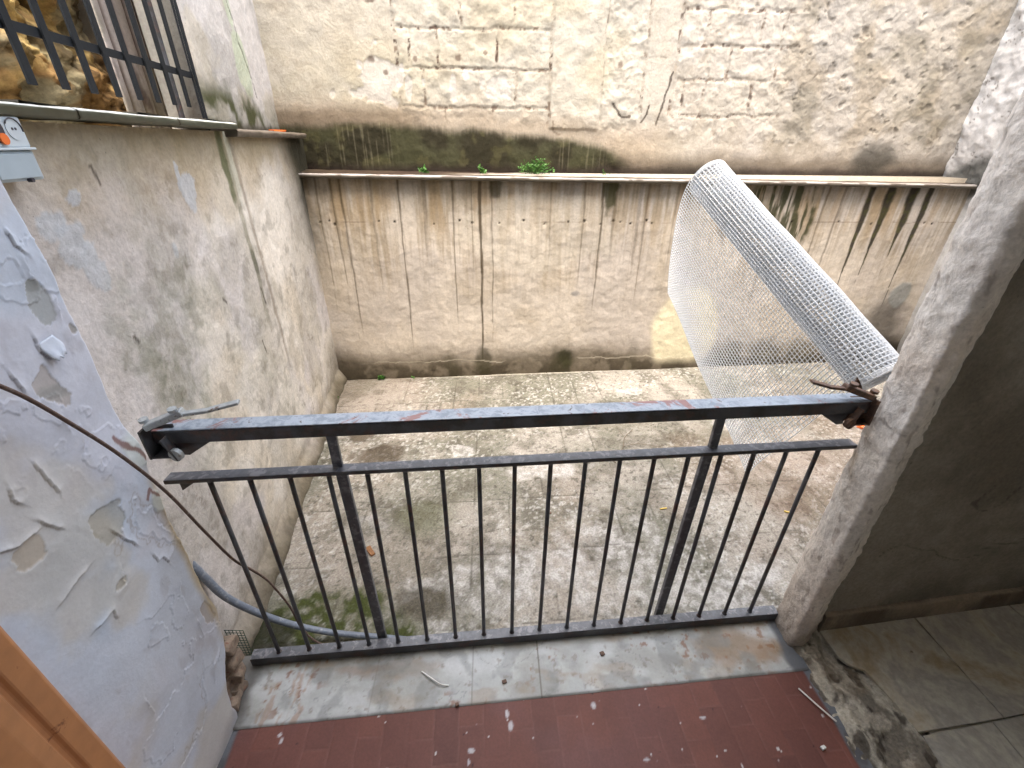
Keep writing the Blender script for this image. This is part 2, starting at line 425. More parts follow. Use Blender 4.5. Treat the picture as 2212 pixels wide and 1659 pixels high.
# single long runs
for (x0, w, z1, k) in [(-.99, .008, .55, .6), (-.934, .010, .3, .7), (-1.08, .007, .5, .5), (-.58, .009, .2, .8), (-.242, .009, .35, .7), (-.065, .015, .02, .9), (.011, .008, .2, .6), (.62, .010, .62, .5), (.744, .011, .45, .75), (.83, .02, .8, .4), (1.05, .012, .5, .5), (1.0, .02, .7, .4), (1.25, .01, .7, .4), (-.75, .012, .6, .4), (-.42, .02, .8, .4), (1.95, .015, .4, .5), (2.3, .012, .6, .5), (2.42, .014, .45, .5), (-.12, .006, .7, .5), (.4, .01, .75, .35)]:
    du = (fbm(U * 0 + x0, V, 5, 3, 61) - .5) * .018
    ww = w * (0.45 + 0.55 * sst(z1 - .1, 1.3, V)) * (0.6 + 0.8 * fbm(U, V, 16, 3, 62))
    m = (1 - sst(ww * .4, ww, np.abs(U - x0 - du))) * sst(z1 - .12, z1 + .15, V)
    C = mix(C, A(92, 76, 52), m * k)
# black-green runs at the right, tapering downwards
for (x0, w, z1) in [(2.615, .024, .60), (2.755, .032, .70), (2.925, .038, .80), (3.045, .022, .55)]:
    ww = w * sst(z1 - .05, 1.22, V) * (0.55 + .9 * fbm(U, V * .5, 22, 4, 63)) + 0.0025
    m = (1 - sst(ww * .6, ww * 1.15, np.abs(U - x0 - (fbm(U * 0, V, 7, 3, 64) - .5) * .014))) * sst(z1 - .22, z1, V)
    C = mix(C, A(44, 38, 22), m * .92)
    C = mix(C, A(92, 92, 34), m * .5 * sst(.5, .62, fbm(U, V, 30, 3, 65)))
mk = blob(U, V, 1.98, 1.22, .24, .16, 66, .6, .3, 12) * sst(.42, .6, fbm(U * 30, V * 3, 2, 4, 67))
mk = np.maximum(mk, blob(U, V, 2.12, 1.02, .12, .17, 68, .6, .3, 12) * sst(.4, .55, fbm(U * 30, V * 3, 2, 4, 67)))
C = mix(C, A(62, 66, 24), mk * .9)
C = mix(C, A(70, 72, 24), blob(U, V, .79, 1.22, .045, .12, 69, .6, .3, 20) * .8)
C = mix(C, A(70, 64, 34), blob(U, V, .03, 1.25, .04, .07, 70, .8, .4, 20) * .7)
C = mix(C, A(60, 48, 30), blob(U, V, 1.62, 1.06, .05, .12, 71, .6, .5, 20) * .7)
# row of nail holes
for i, x0 in enumerate([-1.09, -1.03, -1.0, -.72, -.62, -.37, -.2, -.12, .06, .22, .36, .52, .63, .74, .83, .88, .95, 1.06, 1.1, 1.3, 1.48, 1.72, 2.1, 2.45, 2.7, 2.95, 3.1, 3.16]):
    zz = 1.035 + .012 * math.sin(i * 2.3); r = .007 + .005 * ((i * 7) % 5) / 5
    d = np.hypot(U - x0, V - zz); m = 1 - sst(r * .5, r, d)
    C = mix(C, A(58, 44, 34), m * .9); H = H - m * .006
C = mix(C, A(120, 98, 78), (1 - sst(.001, .004, np.abs(V - 1.035 - (fbm(U, V, 9, 2, 72) - .5) * .012))) * sst(.5, .62, fbm(U, V, 5, 3, 73)) * .5)
# damp dark foot of the wall
edge = hz + (fbm(U, V * 1.5, 3, 5, 74) - .5) * .14
damp = (1 - sst(.08, .30, edge))
C = mix(C, A(122, 108, 84, .66), damp * .85)
C = mix(C, A(84, 74, 56, .6), (1 - sst(.06, .16, edge)) * .95 * (0.5 + .5 * sst(.35, .55, fbm(U, V, 12, 4, 75))))
for (x0, r, k) in [(-.065, .06, .7), (.55, .09, .6), (-.3, .05, .4), (1.1, .05, .3), (1.9, .1, .5), (2.2, .12, .6), (2.5, .12, .6)]:
    C = mix(C, A(66, 62, 34, .6), blob(U, hz, x0, .08, r, .13, 76, .5, .4, 12) * k)
C = mix(C, A(60, 60, 26, .6), blob(U, hz, .57, .12, .06, .07, 77, .5, .4, 18) * .8)
lw = 1 - sst(.002, .005, np.abs(hz - .115 - (fbm(U, V * 0, 9, 4, 78) - .5) * .05 + .012 * U))
C = mix(C, A(206, 196, 174), lw * .7 * sst(.36, .5, fbm(U, V, 3, 3, 79)))
C = mix(C, A(36, 30, 26, .6), blob(U, V, 3.1, .22, .22, .26, 80, .5, .5, 6) * .7)
C = mix(C, A(168, 170, 166), blob(U, V, 3.16, .50, .085, .10, 81, .3, .15, 9) * .9)
H = H + blob(U, V, 3.16, .50, .085, .10, 81, .3, .15, 9) * .003
# patch of reflected light painted into the wall colour as cream
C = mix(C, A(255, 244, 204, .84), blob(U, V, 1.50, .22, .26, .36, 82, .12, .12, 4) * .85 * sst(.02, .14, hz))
C = mix(C, A(170, 168, 166), blob(U, V, .612, .545, .028, .018, 83, .6, .2, 30) * .7)
H = H + (1 - sst(0, .13, hz)) * .02 + sst(.5, .52, fbm(U, V, 7, 4, 84)) * .0012
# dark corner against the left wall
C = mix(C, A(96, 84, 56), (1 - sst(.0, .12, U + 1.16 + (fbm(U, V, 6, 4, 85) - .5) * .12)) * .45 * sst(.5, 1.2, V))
C = C * .92
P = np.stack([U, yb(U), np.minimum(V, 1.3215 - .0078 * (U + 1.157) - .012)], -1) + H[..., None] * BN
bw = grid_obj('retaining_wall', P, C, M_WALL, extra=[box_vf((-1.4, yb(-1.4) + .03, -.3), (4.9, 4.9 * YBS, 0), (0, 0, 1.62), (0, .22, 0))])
tag(bw, 'low beige plaster wall with brown rain streaks below the long thin stone ledge', 'wall')
def ledge_z(x): return 1.3215 - 0.0078 * (x + 1.157)
def ledge(parent):
    xs = np.concatenate([np.arange(-1.19, 3.40, 0.012)]); n = len(xs)
    prof = [(.17, .010), (.02, .004), (-.034, .001), (-.042, .0), (-.056, .0), (-.0595, -.003), (-.060, -.013), (-.058, -.0245), (-.03, -.027), (.03, -.027)]
    P = np.zeros((len(prof), n, 3)); C = np.zeros((len(prof), n, 3))
    for k, (dy, dz) in enumerate(prof):
        nz = (fbm(xs, xs * 0 + k * .01, 14, 5, 90) - .5) * (.012 if 2 <= k <= 8 else .004)
        P[k, :, 0] = xs; P[k, :, 1] = yb(xs, dy) + nz; P[k, :, 2] = ledge_z(xs) + dz + (fbm(xs, xs * 0 + k, 9, 4, 91) - .5) * .006
        c = np.ones((n, 3)) * (A(206, 200, 196) if k in (3, 4, 5) else A(120, 112, 100, .6))
        if k < 3: c = np.ones((n, 3)) * A(84, 68, 60, .5)
        if k > 6: c = np.ones((n, 3)) * A(120, 110, 92, .6)
        c = mix(c, A(84, 72, 58), sst(.5, .62, fbm(xs, xs * 0 + k * .3, 10, 5, 92)) * .8)
        C[k] = c
    return grid_obj('stone_ledge', P, C, M_MARBLE, parent)
ledge(bw)
# soil and grime lying along the back of the ledge belongs to the ledge's top
# ---- upper back wall (block masonry under cream paint)
xs = np.arange(-1.42, 3.6, 0.0065); zs = np.concatenate([np.arange(1.26, 2.42, 0.0065), np.arange(2.46, 3.0, .12)])
U, V = np.meshgrid(xs, zs)
C = np.ones(U.shape + (3,)) * A(226, 217, 198)
H = (fbm(U, V, 2.2, 5, 101) - .5) * .02
leftz = 1 - sst(-.56, -.54, U + (fbm(U, V, 12, 4, 102) - .5) * .03)
blocks = sst(-.56, -.53, U) * (1 - sst(.37, .39, U)) * sst(1.60, 1.64, V)
pil1 = sst(.38, .395, U) * (1 - sst(.70, .72, U)) * sst(1.57, 1.59, V + (fbm(U, V, 20, 3, 103) - .5) * .02)
rough1 = sst(.70, .73, U) * (1 - sst(.96, .98, U)) * sst(1.5, 1.6, V)
pil2 = sst(.97, .985, U) * (1 - sst(1.16, 1.18, U)) * sst(1.62, 1.68, V)
blocksR = sst(1.17, 1.2, U) * (1 - sst(1.85, 2.1, U)) * sst(1.45, 1.6, V)
rubR = sst(1.75, 2.05, U) * sst(1.4, 1.6, V)
# relief
H = H + pil1 * .010 + pil2 * .006 + leftz * .008
tex = fbm(U, V, 16, 5, 104)
H = H + (tex - .5) * (.006 + .014 * rough1 + .010 * blocks + .012 * blocksR + .011 * rubR + .005 * pil1)
ridge = 1 - np.abs(fbm(U, V, 11, 4, 105) * 2 - 1)
H = H + sst(.8, 1, ridge) * (.003 * rough1 + .002 * rubR + .002 * blocksR)
def wob(seed, a=.012): return (fbm(U, V, 13, 4, seed) - .5) * 2 * a
jm = np.zeros_like(U)
def joint(p, q, w, zone, k=1.0, seed=110):
    global jm
    m = line(U, V, [p, q], w, seed, .014, 14) * zone * k
    jm = np.maximum(jm, m)
for zc in (2.29, 2.085, 1.892, 1.690): joint((-.56, zc - .004), (.38, zc + .004), .011, blocks)
for (x0, a, b) in [(-.16, 2.09, 2.29), (.15, 2.09, 2.29), (-.31, 1.89, 2.085), (.05, 1.89, 2.085), (-.47, 1.89, 2.085), (.168, 1.69, 1.89), (-.40, 1.69, 1.89), (-.28, 1.60, 1.69), (.02, 1.60, 1.69), (-.1, 2.29, 2.5)]: joint((x0, a), (x0 + .004, b), .010, blocks, seed=112)
joint((-.55, 1.6), (-.545, 2.5), .013, sst(1.6, 1.7, V), seed=114); joint((.385, 1.58), (.38, 2.5), .012, sst(1.56, 1.6, V), seed=115)
joint((.72, 1.6), (.705, 2.5), .010, sst(1.6, 1.65, V), .6, 116); joint((.98, 1.62), (.965, 2.5), .012, sst(1.6, 1.7, V), .8, 117); joint((1.18, 1.62), (1.17, 2.5), .016, sst(1.58, 1.7, V), .9, 118)
for zc in (2.43, 2.215, 2.038, 1.864, 1.665): joint((1.18, zc), (1.95, zc + .01), .013, blocksR, .9, 119)
for (x0, a, b) in [(1.34, 2.04, 2.21), (1.69, 2.04, 2.21), (1.83, 2.04, 2.21), (1.516, 1.86, 2.04), (1.84, 1.86, 2.04), (1.389, 1.67, 1.86), (1.709, 1.67, 1.86), (1.25, 1.67, 1.86), (1.5, 1.55, 1.67)]: joint((x0, a), (x0, b), .013, blocksR, .9, 120)
joint((.98, 1.97), (1.17, 1.975), .006, 1 - sst(1.2, 1.21, U), .3, 121)
# rubble stones on the right: cells
rb = np.abs(fbm(U, V * 1.3, 6.5, 3, 122) - .5)
jm = np.maximum(jm, (1 - sst(.0, .012, rb)) * rubR * .4 * sst(.45, .6, fbm(U, V, 5, 3, 123)))
H = H - jm * .0038 * (.4 + 1.1 * fbm(U, V, 18, 4, 107))
C = mix(C, A(214, 200, 158), sst(.4, .65, fbm(U, V, 2.4, 5, 124)) * .5)
C = mix(C, A(222, 212, 202), sst(.7, 1.6, U) * .6)
C = mix(C, A(202, 184, 154), sst(.45, .66, fbm(U, V, 7, 6, 125)) * (.3 + .35 * rubR))
crum = sst(.52, .64, fbm(U, V, 28, 5, 126))
nearj = np.zeros_like(U)
C = mix(C, A(180, 160, 134), jm * (.10 + .35 * crum))
C = mix(C, A(130, 100, 76), jm * sst(.60, .68, fbm(U, V, 34, 4, 148)) * .8)
C = mix(C, A(92, 62, 48), sst(.64, .72, fbm(U, V, 30, 4, 127)) * jm * .9)
C = mix(C, A(108, 90, 66), sst(.66, .72, fbm(U, V, 22, 5, 128)) * (.2 + .4 * rubR + .2 * blocksR) * .6)
H = H - sst(.66, .74, fbm(U, V, 22, 5, 128)) * .005 * (rubR + .4 * blocksR)
C = mix(C, A(166, 156, 132), sst(.48, .68, fbm(U, V * 1.3, 6, 6, 129)) * rubR * .6)
# large flaked spots
fl = np.maximum(blob(U, V, -.67, 1.82, .145, .15, 130, .6, .05, 11), blob(U, V, .05, 1.80, .09, .055, 131, .8, .06, 22))
for (a, b, r1, r2) in [(-.49, 1.79, .022, .07), (-.22, 1.80, .02, .08), (-.40, 1.82, .012, .02), (-.95, 1.75, .02, .02), (-.14, 1.86, .02, .03)]:
    fl = np.maximum(fl, blob(U, V, a, b, r1, r2, 132, .6, .08, 20))
C = mix(C, A(236, 228, 216), fl * .9); H = H - fl * .003
H = H - (1 - sst(.0, .1, np.abs(fl - .5))) * .002
for (a, b, r) in [(-.67, 2.21, .03), (-.70, 1.93, .025), (-.18, 1.94, .02), (-.44, 1.93, .012), (-.62, 1.86, .015), (.82, 1.93, .015), (-.02, 1.97, .01)]:
    C = mix(C, A(128, 102, 84), blob(U, V, a, b, r, r, 133, .8, .3, 30) * .8)
for pts in ([(1.0, 1.62), (1.03, 1.68), (1.04, 1.72)], [(1.10, 1.62), (1.13, 1.75), (1.16, 1.9)], [(.41, 1.62), (.42, 1.57), (.46, 1.55)], [(.8, 1.72), (.86, 1.66), (.92, 1.66)]):
    C = mix(C, A(72, 54, 40), line(U, V, pts, .009, 134, .012, 20) * .85)
# brown transition band and moss band at the foot
zt = 1.60 - .035 * sst(-.6, .2, U) - .07 * sst(.35, .85, U) + (fbm(U, V, 4, 5, 135) - .5) * .07
C = mix(C, A(196, 170, 138), (1 - sst(.0, .14, V - zt - .03)) * .6 * (1 - sst(1, 1.4, U)))
C = mix(C, A(146, 124, 96), (1 - sst(.0, .09, V - zt - .02)) * .8 * (1 - sst(-.6, -.3, U)))
C = mix(C, A(128, 112, 92), (1 - sst(-.05, .07, V - 1.43 + (fbm(U, V, 5, 4, 137) - .5) * .08)) * .85)
ms = (1 - sst(-.03, .035, V - zt + .02 + .02 * fbm(U * 30, V, 3, 3, 136))) * (1 - sst(.82, 1.02, U + (fbm(U, V, 6, 4, 138) - .5) * .2 + (V - 1.35) * .9))
C = mix(C, A(78, 80, 34, .56), ms * .95)
C = mix(C, A(58, 50, 26, .56), ms * sst(.42, .6, fbm(U, V, 6, 5, 139)) * .8)
C = mix(C, A(110, 104, 52, .6), ms * sst(.58, .68, fbm(U, V, 14, 5, 140)) * .6)
drip = sst(.62, .7, fbm(U * 60, V * .8, 3, 3, 141)) * (1 - sst(.1, .2, np.abs(V - 1.47)))
C = mix(C, A(182, 172, 130), drip * .22 * ((1 - sst(.1, .22, np.abs(U - .6))) + (1 - sst(.15, .3, np.abs(U + .85)))))
C = mix(C, A(60, 44, 36, .6), (1 - sst(.0, .06, V - 1.33 + (fbm(U, V, 9, 4, 142) - .5) * .03)) * .85)
C = mix(C, A(66, 66, 60, .6), blob(U, V, 2.75, 1.42, .16, .10, 143, .5, .5, 6) * .75)
C = mix(C, A(66, 58, 44, .6), blob(U, V, 1.45, 1.33, .3, .06, 144, .5, .5, 6) * .5)
H = H + ms * (fbm(U, V, 30, 4, 145) - .5) * .006
C = C * (.82 - .13 * rubR - .05 * sst(2.0, 2.3, V))[..., None]
P = np.stack([U, yb(U, .2212), V], -1) + H[..., None] * BN
uw = grid_obj('block_wall', P, C, M_BLOCK, extra=[box_vf((-2.9, yb(-2.9, .2612), 1.0), (6.6, 6.6 * YBS, 0), (0, 0, 1.95), (0, .25, 0))])
tag(uw, 'tall cream painted block wall with a mossy foot above the back ledge', 'wall')

# ---- left courtyard wall
ys = np.arange(0.84, 3.30, 0.0065); zs = np.arange(-0.16, 1.525, 0.0065)
U, V = np.meshgrid(ys, zs)
hz = V - zf(-1.0, U)
H = (fbm(U, V, 2.4, 5, 151) - .5) * .018 + (fbm(U, V, 24, 4, 152) - .5) * .005
C = np.ones(U.shape + (3,)) * A(232, 224, 212, .86)
C = mix(C, A(220, 204, 178), sst(.46, .64, fbm(U, V, 3.2, 5, 153)) * .6)
C = mix(C, A(216, 210, 214), sst(.48, .66, fbm(U, V, 2.6, 5, 154)) * .6)
C = mix(C, A(184, 176, 160), sst(.5, .68, fbm(U, V, 5, 6, 155)) * .5)
C = mix(C, A(140, 132, 116), sst(.6, .7, fbm(U, V, 17, 5, 156)) * .35)
C = mix(C, A(196, 170, 126), sst(1.2, 1.5, V + (fbm(U, V, 4, 4, 157) - .5) * .3) * .65)
C = mix(C, A(150, 140, 96), sst(1.36, 1.5, V + (fbm(U, V, 7, 4, 158) - .5) * .15) * .45)
for (a, b, r1, r2, s) in [(1.03, 1.285, .05, .045, 1), (1.075, 1.235, .03, .05, 2), (1.62, 1.35, .05, .05, 3), (1.58, 1.41, .014, .02, 4), (1.42, 1.2, .012, .02, 5), (1.09, 1.38, .03, .02, 6), (1.0, 1.34, .05, .03, 7)]:
    m = blob(U, V, a, b, r1, r2, 160 + s, .8, .06, 22); C = mix(C, A(206, 210, 216), m * .8); H = H + m * .001
for (a, b, r1, r2, k) in [(1.25, .95, .16, .3, .55), (1.16, .82, .06, .12, .7), (1.35, 1.0, .2, .12, .4), (1.3, .78, .05, .12, .6), (1.7, .75, .2, .2, .3), (2.0, .4, .2, .2, .3)]:
    C = mix(C, A(140, 142, 116), blob(U, V, a, b, r1, r2, 171, 1.3, .6, 8) * k * .65 * (.4 + .6 * sst(.38, .6, fbm(U, V, 26, 4, 186))))
# drain stain under the ledge joint
C = mix(C, A(96, 104, 56), blob(U, V, 1.96, 1.42, .028, .14, 172, .5, .3, 18) * .85)
C = mix(C, A(206, 208, 188), blob(U, V, 2.03, 1.42, .03, .14, 173, .6, .3, 18) * .6)
C = mix(C, A(118, 116, 82), (1 - sst(.012, .03, np.abs(U - 1.98 + (fbm(U * 0, V, 4, 3, 174) - .5) * .06))) * sst(.7, .9, V) * .5)
C = mix(C, A(76, 78, 50), blob(U, V, 1.99, 1.03, .02, .05, 175, .7, .4, 20) * .6)
# shallow vertical ridge
xr = 2.08 + (1.45 - V) * .03
d = U - xr
H = H + .008 * (1 - sst(.0, .03, np.abs(d))) * sst(.35, .6, V)
C = mix(C, A(150, 132, 112), (1 - sst(.004, .012, np.abs(d + .02))) * .55 * sst(.4, .6, V))
# mossy dark corner near the back
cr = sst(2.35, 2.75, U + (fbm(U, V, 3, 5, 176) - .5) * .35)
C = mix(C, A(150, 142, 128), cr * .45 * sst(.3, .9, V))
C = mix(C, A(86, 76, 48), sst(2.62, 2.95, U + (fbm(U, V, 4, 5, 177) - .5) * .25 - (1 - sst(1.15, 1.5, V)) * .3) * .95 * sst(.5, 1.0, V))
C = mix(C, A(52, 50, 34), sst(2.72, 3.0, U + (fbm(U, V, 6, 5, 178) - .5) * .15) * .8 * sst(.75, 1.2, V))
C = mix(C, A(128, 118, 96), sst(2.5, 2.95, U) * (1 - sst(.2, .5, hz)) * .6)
for pts in ([(1.98, .92), (1.99, .86), (2.0, .84)], [(1.85, .72), (1.86, .66)], [(1.1, 1.05), (1.11, 1.03)], [(1.62, .98), (1.64, .96)], [(1.19, 1.44), (1.20, 1.40)]):
    C = mix(C, A(70, 56, 44), line(U, V, pts, .006, 179, .006, 20) * .8)
crk = (1 - sst(.0, .008, np.abs(fbm(U, V, 5, 5, 180) - .5))) * sst(.5, .6, fbm(U, V, 3, 3, 181))
C = mix(C, A(128, 108, 90), crk * .5)
# foot: mortar fillet, damp
foot = 1 - sst(.0, .10, hz + (fbm(U, V, 8, 4, 182) - .5) * .05)
H = H + foot * .045 + (fbm(U, V, 18, 4, 183) - .5) * .02 * (1 - sst(.0, .2, hz))
C = mix(C, A(148, 136, 112), (1 - sst(.04, .22, hz + (fbm(U, V, 5, 5, 184) - .5) * .12)) * .7)
C = mix(C, A(84, 74, 52), (1 - sst(.02, .11, hz + (fbm(U, V, 9, 5, 185) - .5) * .08)) * .75)
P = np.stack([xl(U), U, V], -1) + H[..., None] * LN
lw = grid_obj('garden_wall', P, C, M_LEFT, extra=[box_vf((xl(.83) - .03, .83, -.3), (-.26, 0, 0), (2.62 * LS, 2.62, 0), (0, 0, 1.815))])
tag(lw, 'old ivory plaster wall with grey patches on the left under the barred window', 'wall')
# sill slabs on the left wall (four stones)
segs = [(0.60, 1.13), (1.135, 1.56), (1.565, 2.02), (2.035, 3.16)]
for k, (a, b) in enumerate(segs):
    n = max(8, int((b - a) / .008)); yy = np.linspace(a, b, n)
    fr = 0.06 if k < 3 else 0.05; zt = 1.552 if k < 3 else 1.533
    prof = [(-.30, .012), (fr - .014, 0.0), (fr - .002, -.003), (fr, -.005), (fr, -.008), (fr, -.018), (fr - .003, -.021), (-.05, -.022)]
    if k == 3: prof = [(-.30, .008), (fr - .01, 0.0), (fr, -.006), (fr, -.012), (fr - .002, -.02), (fr - .004, -.026), (fr - .02, -.028), (-.05, -.028)]
    P = np.zeros((len(prof), n, 3)); C = np.zeros((len(prof), n, 3))
    for q, (dx, dz) in enumerate(prof):
        r = (fbm(yy, yy * 0 + q * .02, 16, 5, 190 + k) - .5) * (.008 if 1 <= q <= 6 else 0)
        P[q, :, 0] = xl(yy, dx) + r; P[q, :, 1] = yy; P[q, :, 2] = zt + dz + (fbm(yy, yy * 0 + q, 12, 4, 195) - .5) * .005
        c = A(230, 232, 226, .8) if q in (1, 2) else (A(120, 124, 108, .55) if q == 3 else A(104, 108, 92, .5))
        if k == 3: c = A(132, 120, 108, .6)
        if q == 0: c = A(110, 92, 66)
        cc = np.ones((n, 3)) * c
        cc = mix(cc, A(96, 94, 74, .6), sst(.52, .66, fbm(yy, yy * 0 + q * .2, 12, 5, 196)) * (.3 if q < 4 else .7))
        C[q] = cc
    pa = P[:, :1].copy(); pb = P[:, -1:].copy(); pa[:, :, 0] = xl(a) - .05; pb[:, :, 0] = xl(b) - .05
    P = np.concatenate([pa, P[:, :1], P, P[:, -1:], pb], 1); C = np.concatenate([C[:, :1] * .6, C[:, :1] * .6, C, C[:, -1:] * .6, C[:, -1:] * .6], 1)
    grid_obj('sill_slab', P, C, M_MARBLE, lw)
# ---- pier between barred window and the back wall
ys = np.arange(2.25, 3.36, .0065); zs = np.concatenate([np.arange(1.48, 2.32, .0065), np.arange(2.36, 3.0, .12)])
U, V = np.meshgrid(ys, zs)
H = (fbm(U, V, 3, 5, 201) - .5) * .02 + (fbm(U, V, 20, 4, 202) - .5) * .004
H = H - (1 - sst(0, .03, U - 2.25)) * .02
C = np.ones(U.shape + (3,)) * A(218, 212, 208)
C = mix(C, A(176, 172, 166), sst(.44, .6, fbm(U, V, 3.5, 6, 203)) * .7)
C = mix(C, A(198, 186, 160), sst(.5, .65, fbm(U, V, 5, 5, 204)) * .5)
C = mix(C, A(196, 208, 176), blob(U, V, 2.82, 1.83, .12, .14, 205, .35, .08, 7) * .75)
C = mix(C, A(188, 204, 170), blob(U, V, 2.8, 2.1, .04, .12, 206, .5, .1, 9) * .6)
m = line(U, V, [(2.78, 2.15), (2.84, 2.02), (2.83, 1.93), (2.92, 1.8), (2.95, 1.70)], .006, 207, .012, 10)
C = mix(C, A(64, 50, 34), m * .95); H = H - m * .006
low = 1 - sst(.05, .18, V - 1.54 - .08 * (1 - sst(2.3, 3.1, U)) + (fbm(U, V, 6, 5, 208) - .5) * .1)
C = mix(C, A(74, 78, 40), low * 1.0 * (.5 + .5 * sst(.4, .6, fbm(U, V, 9, 4, 209))))
C = mix(C, A(60, 50, 36), (1 - sst(.0, .04, V - 1.54)) * .8)
P = np.stack([xl(U, -.13), U, V], -1) + H[..., None] * LN
pw = grid_obj('window_pier', P, C, M_LEFT, extra=[box_vf((xl(2.25, -.17), 2.27, 1.45), (-.14, .0, 0), (1.0 * LS, 1.1, 0), (0, 0, 1.5))])
tag(pw, 'pale plaster pier with a dark crack between the barred window and block wall', 'wall')
# wall over the barred window (only a mass that shades)
m = MB(); m.prism([(xl(.5, -.13), .5, 3.0), (xl(2.24, -.13), 2.24, 3.0), (xl(2.24, -.13) - .3, 2.24, 3.0), (xl(.5, -.13) - .3, .5, 3.0)], (0, 0, .25))
tag(m.build('window_lintel', M_ROOM), 'plain plastered wall above the barred window', 'wall')

# ---- rock face and ribbed sheet behind the bars
ys = np.arange(0.9, 4.2, .012); zs = np.arange(1.2, 2.9, .012)
U, V = np.meshgrid(ys, zs)
rk = fbm(U, V, 2.6, 6, 211, .55); H = (rk - .5) * .5 + (np.abs(fbm(U, V, 7, 5, 212) - .5)) * -.35
C = np.ones(U.shape + (3,)) * A(186, 152, 104)
C = mix(C, A(232, 206, 140), sst(.5, .66, fbm(U, V, 6, 6, 213)) * .8)
C = mix(C, A(112, 84, 46), sst(.46, .6, fbm(U, V, 4.5, 6, 214)) * .85)
C = mix(C, A(168, 166, 140), sst(.56, .66, fbm(U, V, 5, 5, 215)) * .7)
C = mix(C, A(58, 40, 20), sst(.56, .66, fbm(U, V, 8, 6, 216)) * .8)
P = np.stack([xl(U, -1.0) + H, U, V], -1)
tag(grid_obj('rock_face', P, C, M_ROCK, extra=[box_vf((xl(.9, -1.5), .9, 1.0), (-.2, 0, 0), (3.3 * LS, 3.3, 0), (0, 0, 1.9))]),
    'rugged ochre and brown rock face seen through the window bars', 'rock')
def ribbed(y0, y1, z0, z1, off, name, label):
    ys = np.arange(y0, y1, .006); zs = np.arange(z0, z1, .01)
    U, V = np.meshgrid(ys, zs)
    ph = (U / .085) % 1.0
    H = np.sqrt(np.clip(1 - (2 * ph - 1) ** 2, 0, 1)) * .024
    H = H + (fbm(U, V, 8, 4, 221) - .5) * .006
    C = np.ones(U.shape + (3,)) * A(208, 196, 190)
    C = mix(C, A(96, 66, 56), (1 - sst(.35, .85, H / .024)) * .9)
    C = mix(C, A(168, 160, 140), sst(.45, .65, fbm(U, V, 6, 5, 222)) * .6)
    C = mix(C, A(110, 100, 66), (1 - sst(.0, .15, V - 1.6)) * .6)
    C = mix(C, A(70, 40, 28), sst(.58, .7, fbm(U * 3, V, 6, 5, 223)) * .7 * (1 - sst(1.65, 1.85, V)))
    P = np.stack([xl(U, off) + H, U, V], -1)
    o = grid_obj(name, P, C, M_LEFT)
    sm = o.modifiers.new('thick', 'SOLIDIFY'); sm.thickness = .008; sm.offset = -1
    return o
tag(ribbed(2.15, 3.2, 1.5, 2.9, -.42, 'ribbed_sheet', ''), 'lower grey ribbed sheet standing behind the right window bars', 'panel')
tag(ribbed(2.45, 3.2, 1.975, 2.9, -.375, 'ribbed_sheet', ''), 'upper pale ribbed sheet overlapping the one below behind the bars', 'panel')

# ---- right courtyard side wall
ys = np.arange(1.05, 3.5, .009); zs = np.concatenate([np.arange(-.15, 2.5, .009), np.arange(2.6, 3.0, .2)])
U, V = np.meshgrid(ys, zs)
upz = sst(1.24, 1.30, V)
H = (fbm(U, V, 3, 5, 231) - .5) * .03 + (fbm(U, V, 13, 5, 232) - .5) * (.008 + .035 * upz)
C = np.ones(U.shape + (3,)) * A(238, 234, 230, .8)
C = mix(C, A(196, 190, 184), sst(.46, .64, fbm(U, V, 5, 6, 233)) * .6)
C = mix(C, A(96, 78, 66), (1 - sst(.0, .012, np.abs(fbm(U, V, 6, 4, 234) - .5))) * upz * .8)
C = mix(C, A(62, 64, 56), blob(U, V, 3.05, 1.33, .35, .12, 235, .6, .4, 7) * .85)
C = mix(C, A(120, 110, 90), (1 - sst(.1, .4, V)) * .6)
P = np.stack([3.345 - H - .035 * upz, U, V], -1)
tag(grid_obj('side_wall', P, C, M_BLOCK, extra=[box_vf((3.40, 1.05, -.3), (.25, 0, 0), (0, 2.6, 0), (0, 0, 3.2))]),
    'narrow sliver of lumpy whitewashed wall at the right end of the ledge', 'wall')

# ================================================================== THE DOORWAY
# ---- left reveal (peeling blue-white paint)
ys = np.concatenate([np.arange(-2.4, .22, .1), np.arange(.24, .809, .0023), ]); zs = np.concatenate([np.arange(-.03, 1.7, .0023), np.arange(1.75, 3.2, .1)])
U, V = np.meshgrid(ys, zs)
H = (fbm(U, V, 2.5, 4, 241) - .5) * .012
C = np.ones(U.shape + (3,)) * A(204, 212, 226, .92)
C = mix(C, A(208, 208, 218, .92), sst(.42, .6, fbm(U, V, 3, 4, 242)) * .6)
C = mix(C, A(190, 204, 220, .92), sst(.5, .64, fbm(U, V, 4, 5, 243)) * .5)
# older paint layer steps: terraces with lifted edges
def terrace(n, t, hgt, lift, w):
    d = n - t
    return sst(0, .0015, d) * hgt + sst(0, .0015, d) * np.exp(-np.clip(d, 0, 9) / w) * lift
n1 = fbm(U * 1.15, V * .85, 5.5, 6, 244, .5)
gate = sst(.44, .52, fbm(U, V, 3.5, 3, 249))
H = H + terrace(n1, .52, .0008, .0020, .008) * gate
n2 = fbm(U, V, 8, 6, 245, .52)
H = H + terrace(n2, .58, .0007, .0018, .008) * (1 - sst(.5, .58, fbm(U, V, 3.5, 3, 249)))
C = mix(C, A(170, 166, 168, .8), (sst(.485, .498, n1) * (1 - sst(.498, .502, n1))) * gate * .7)
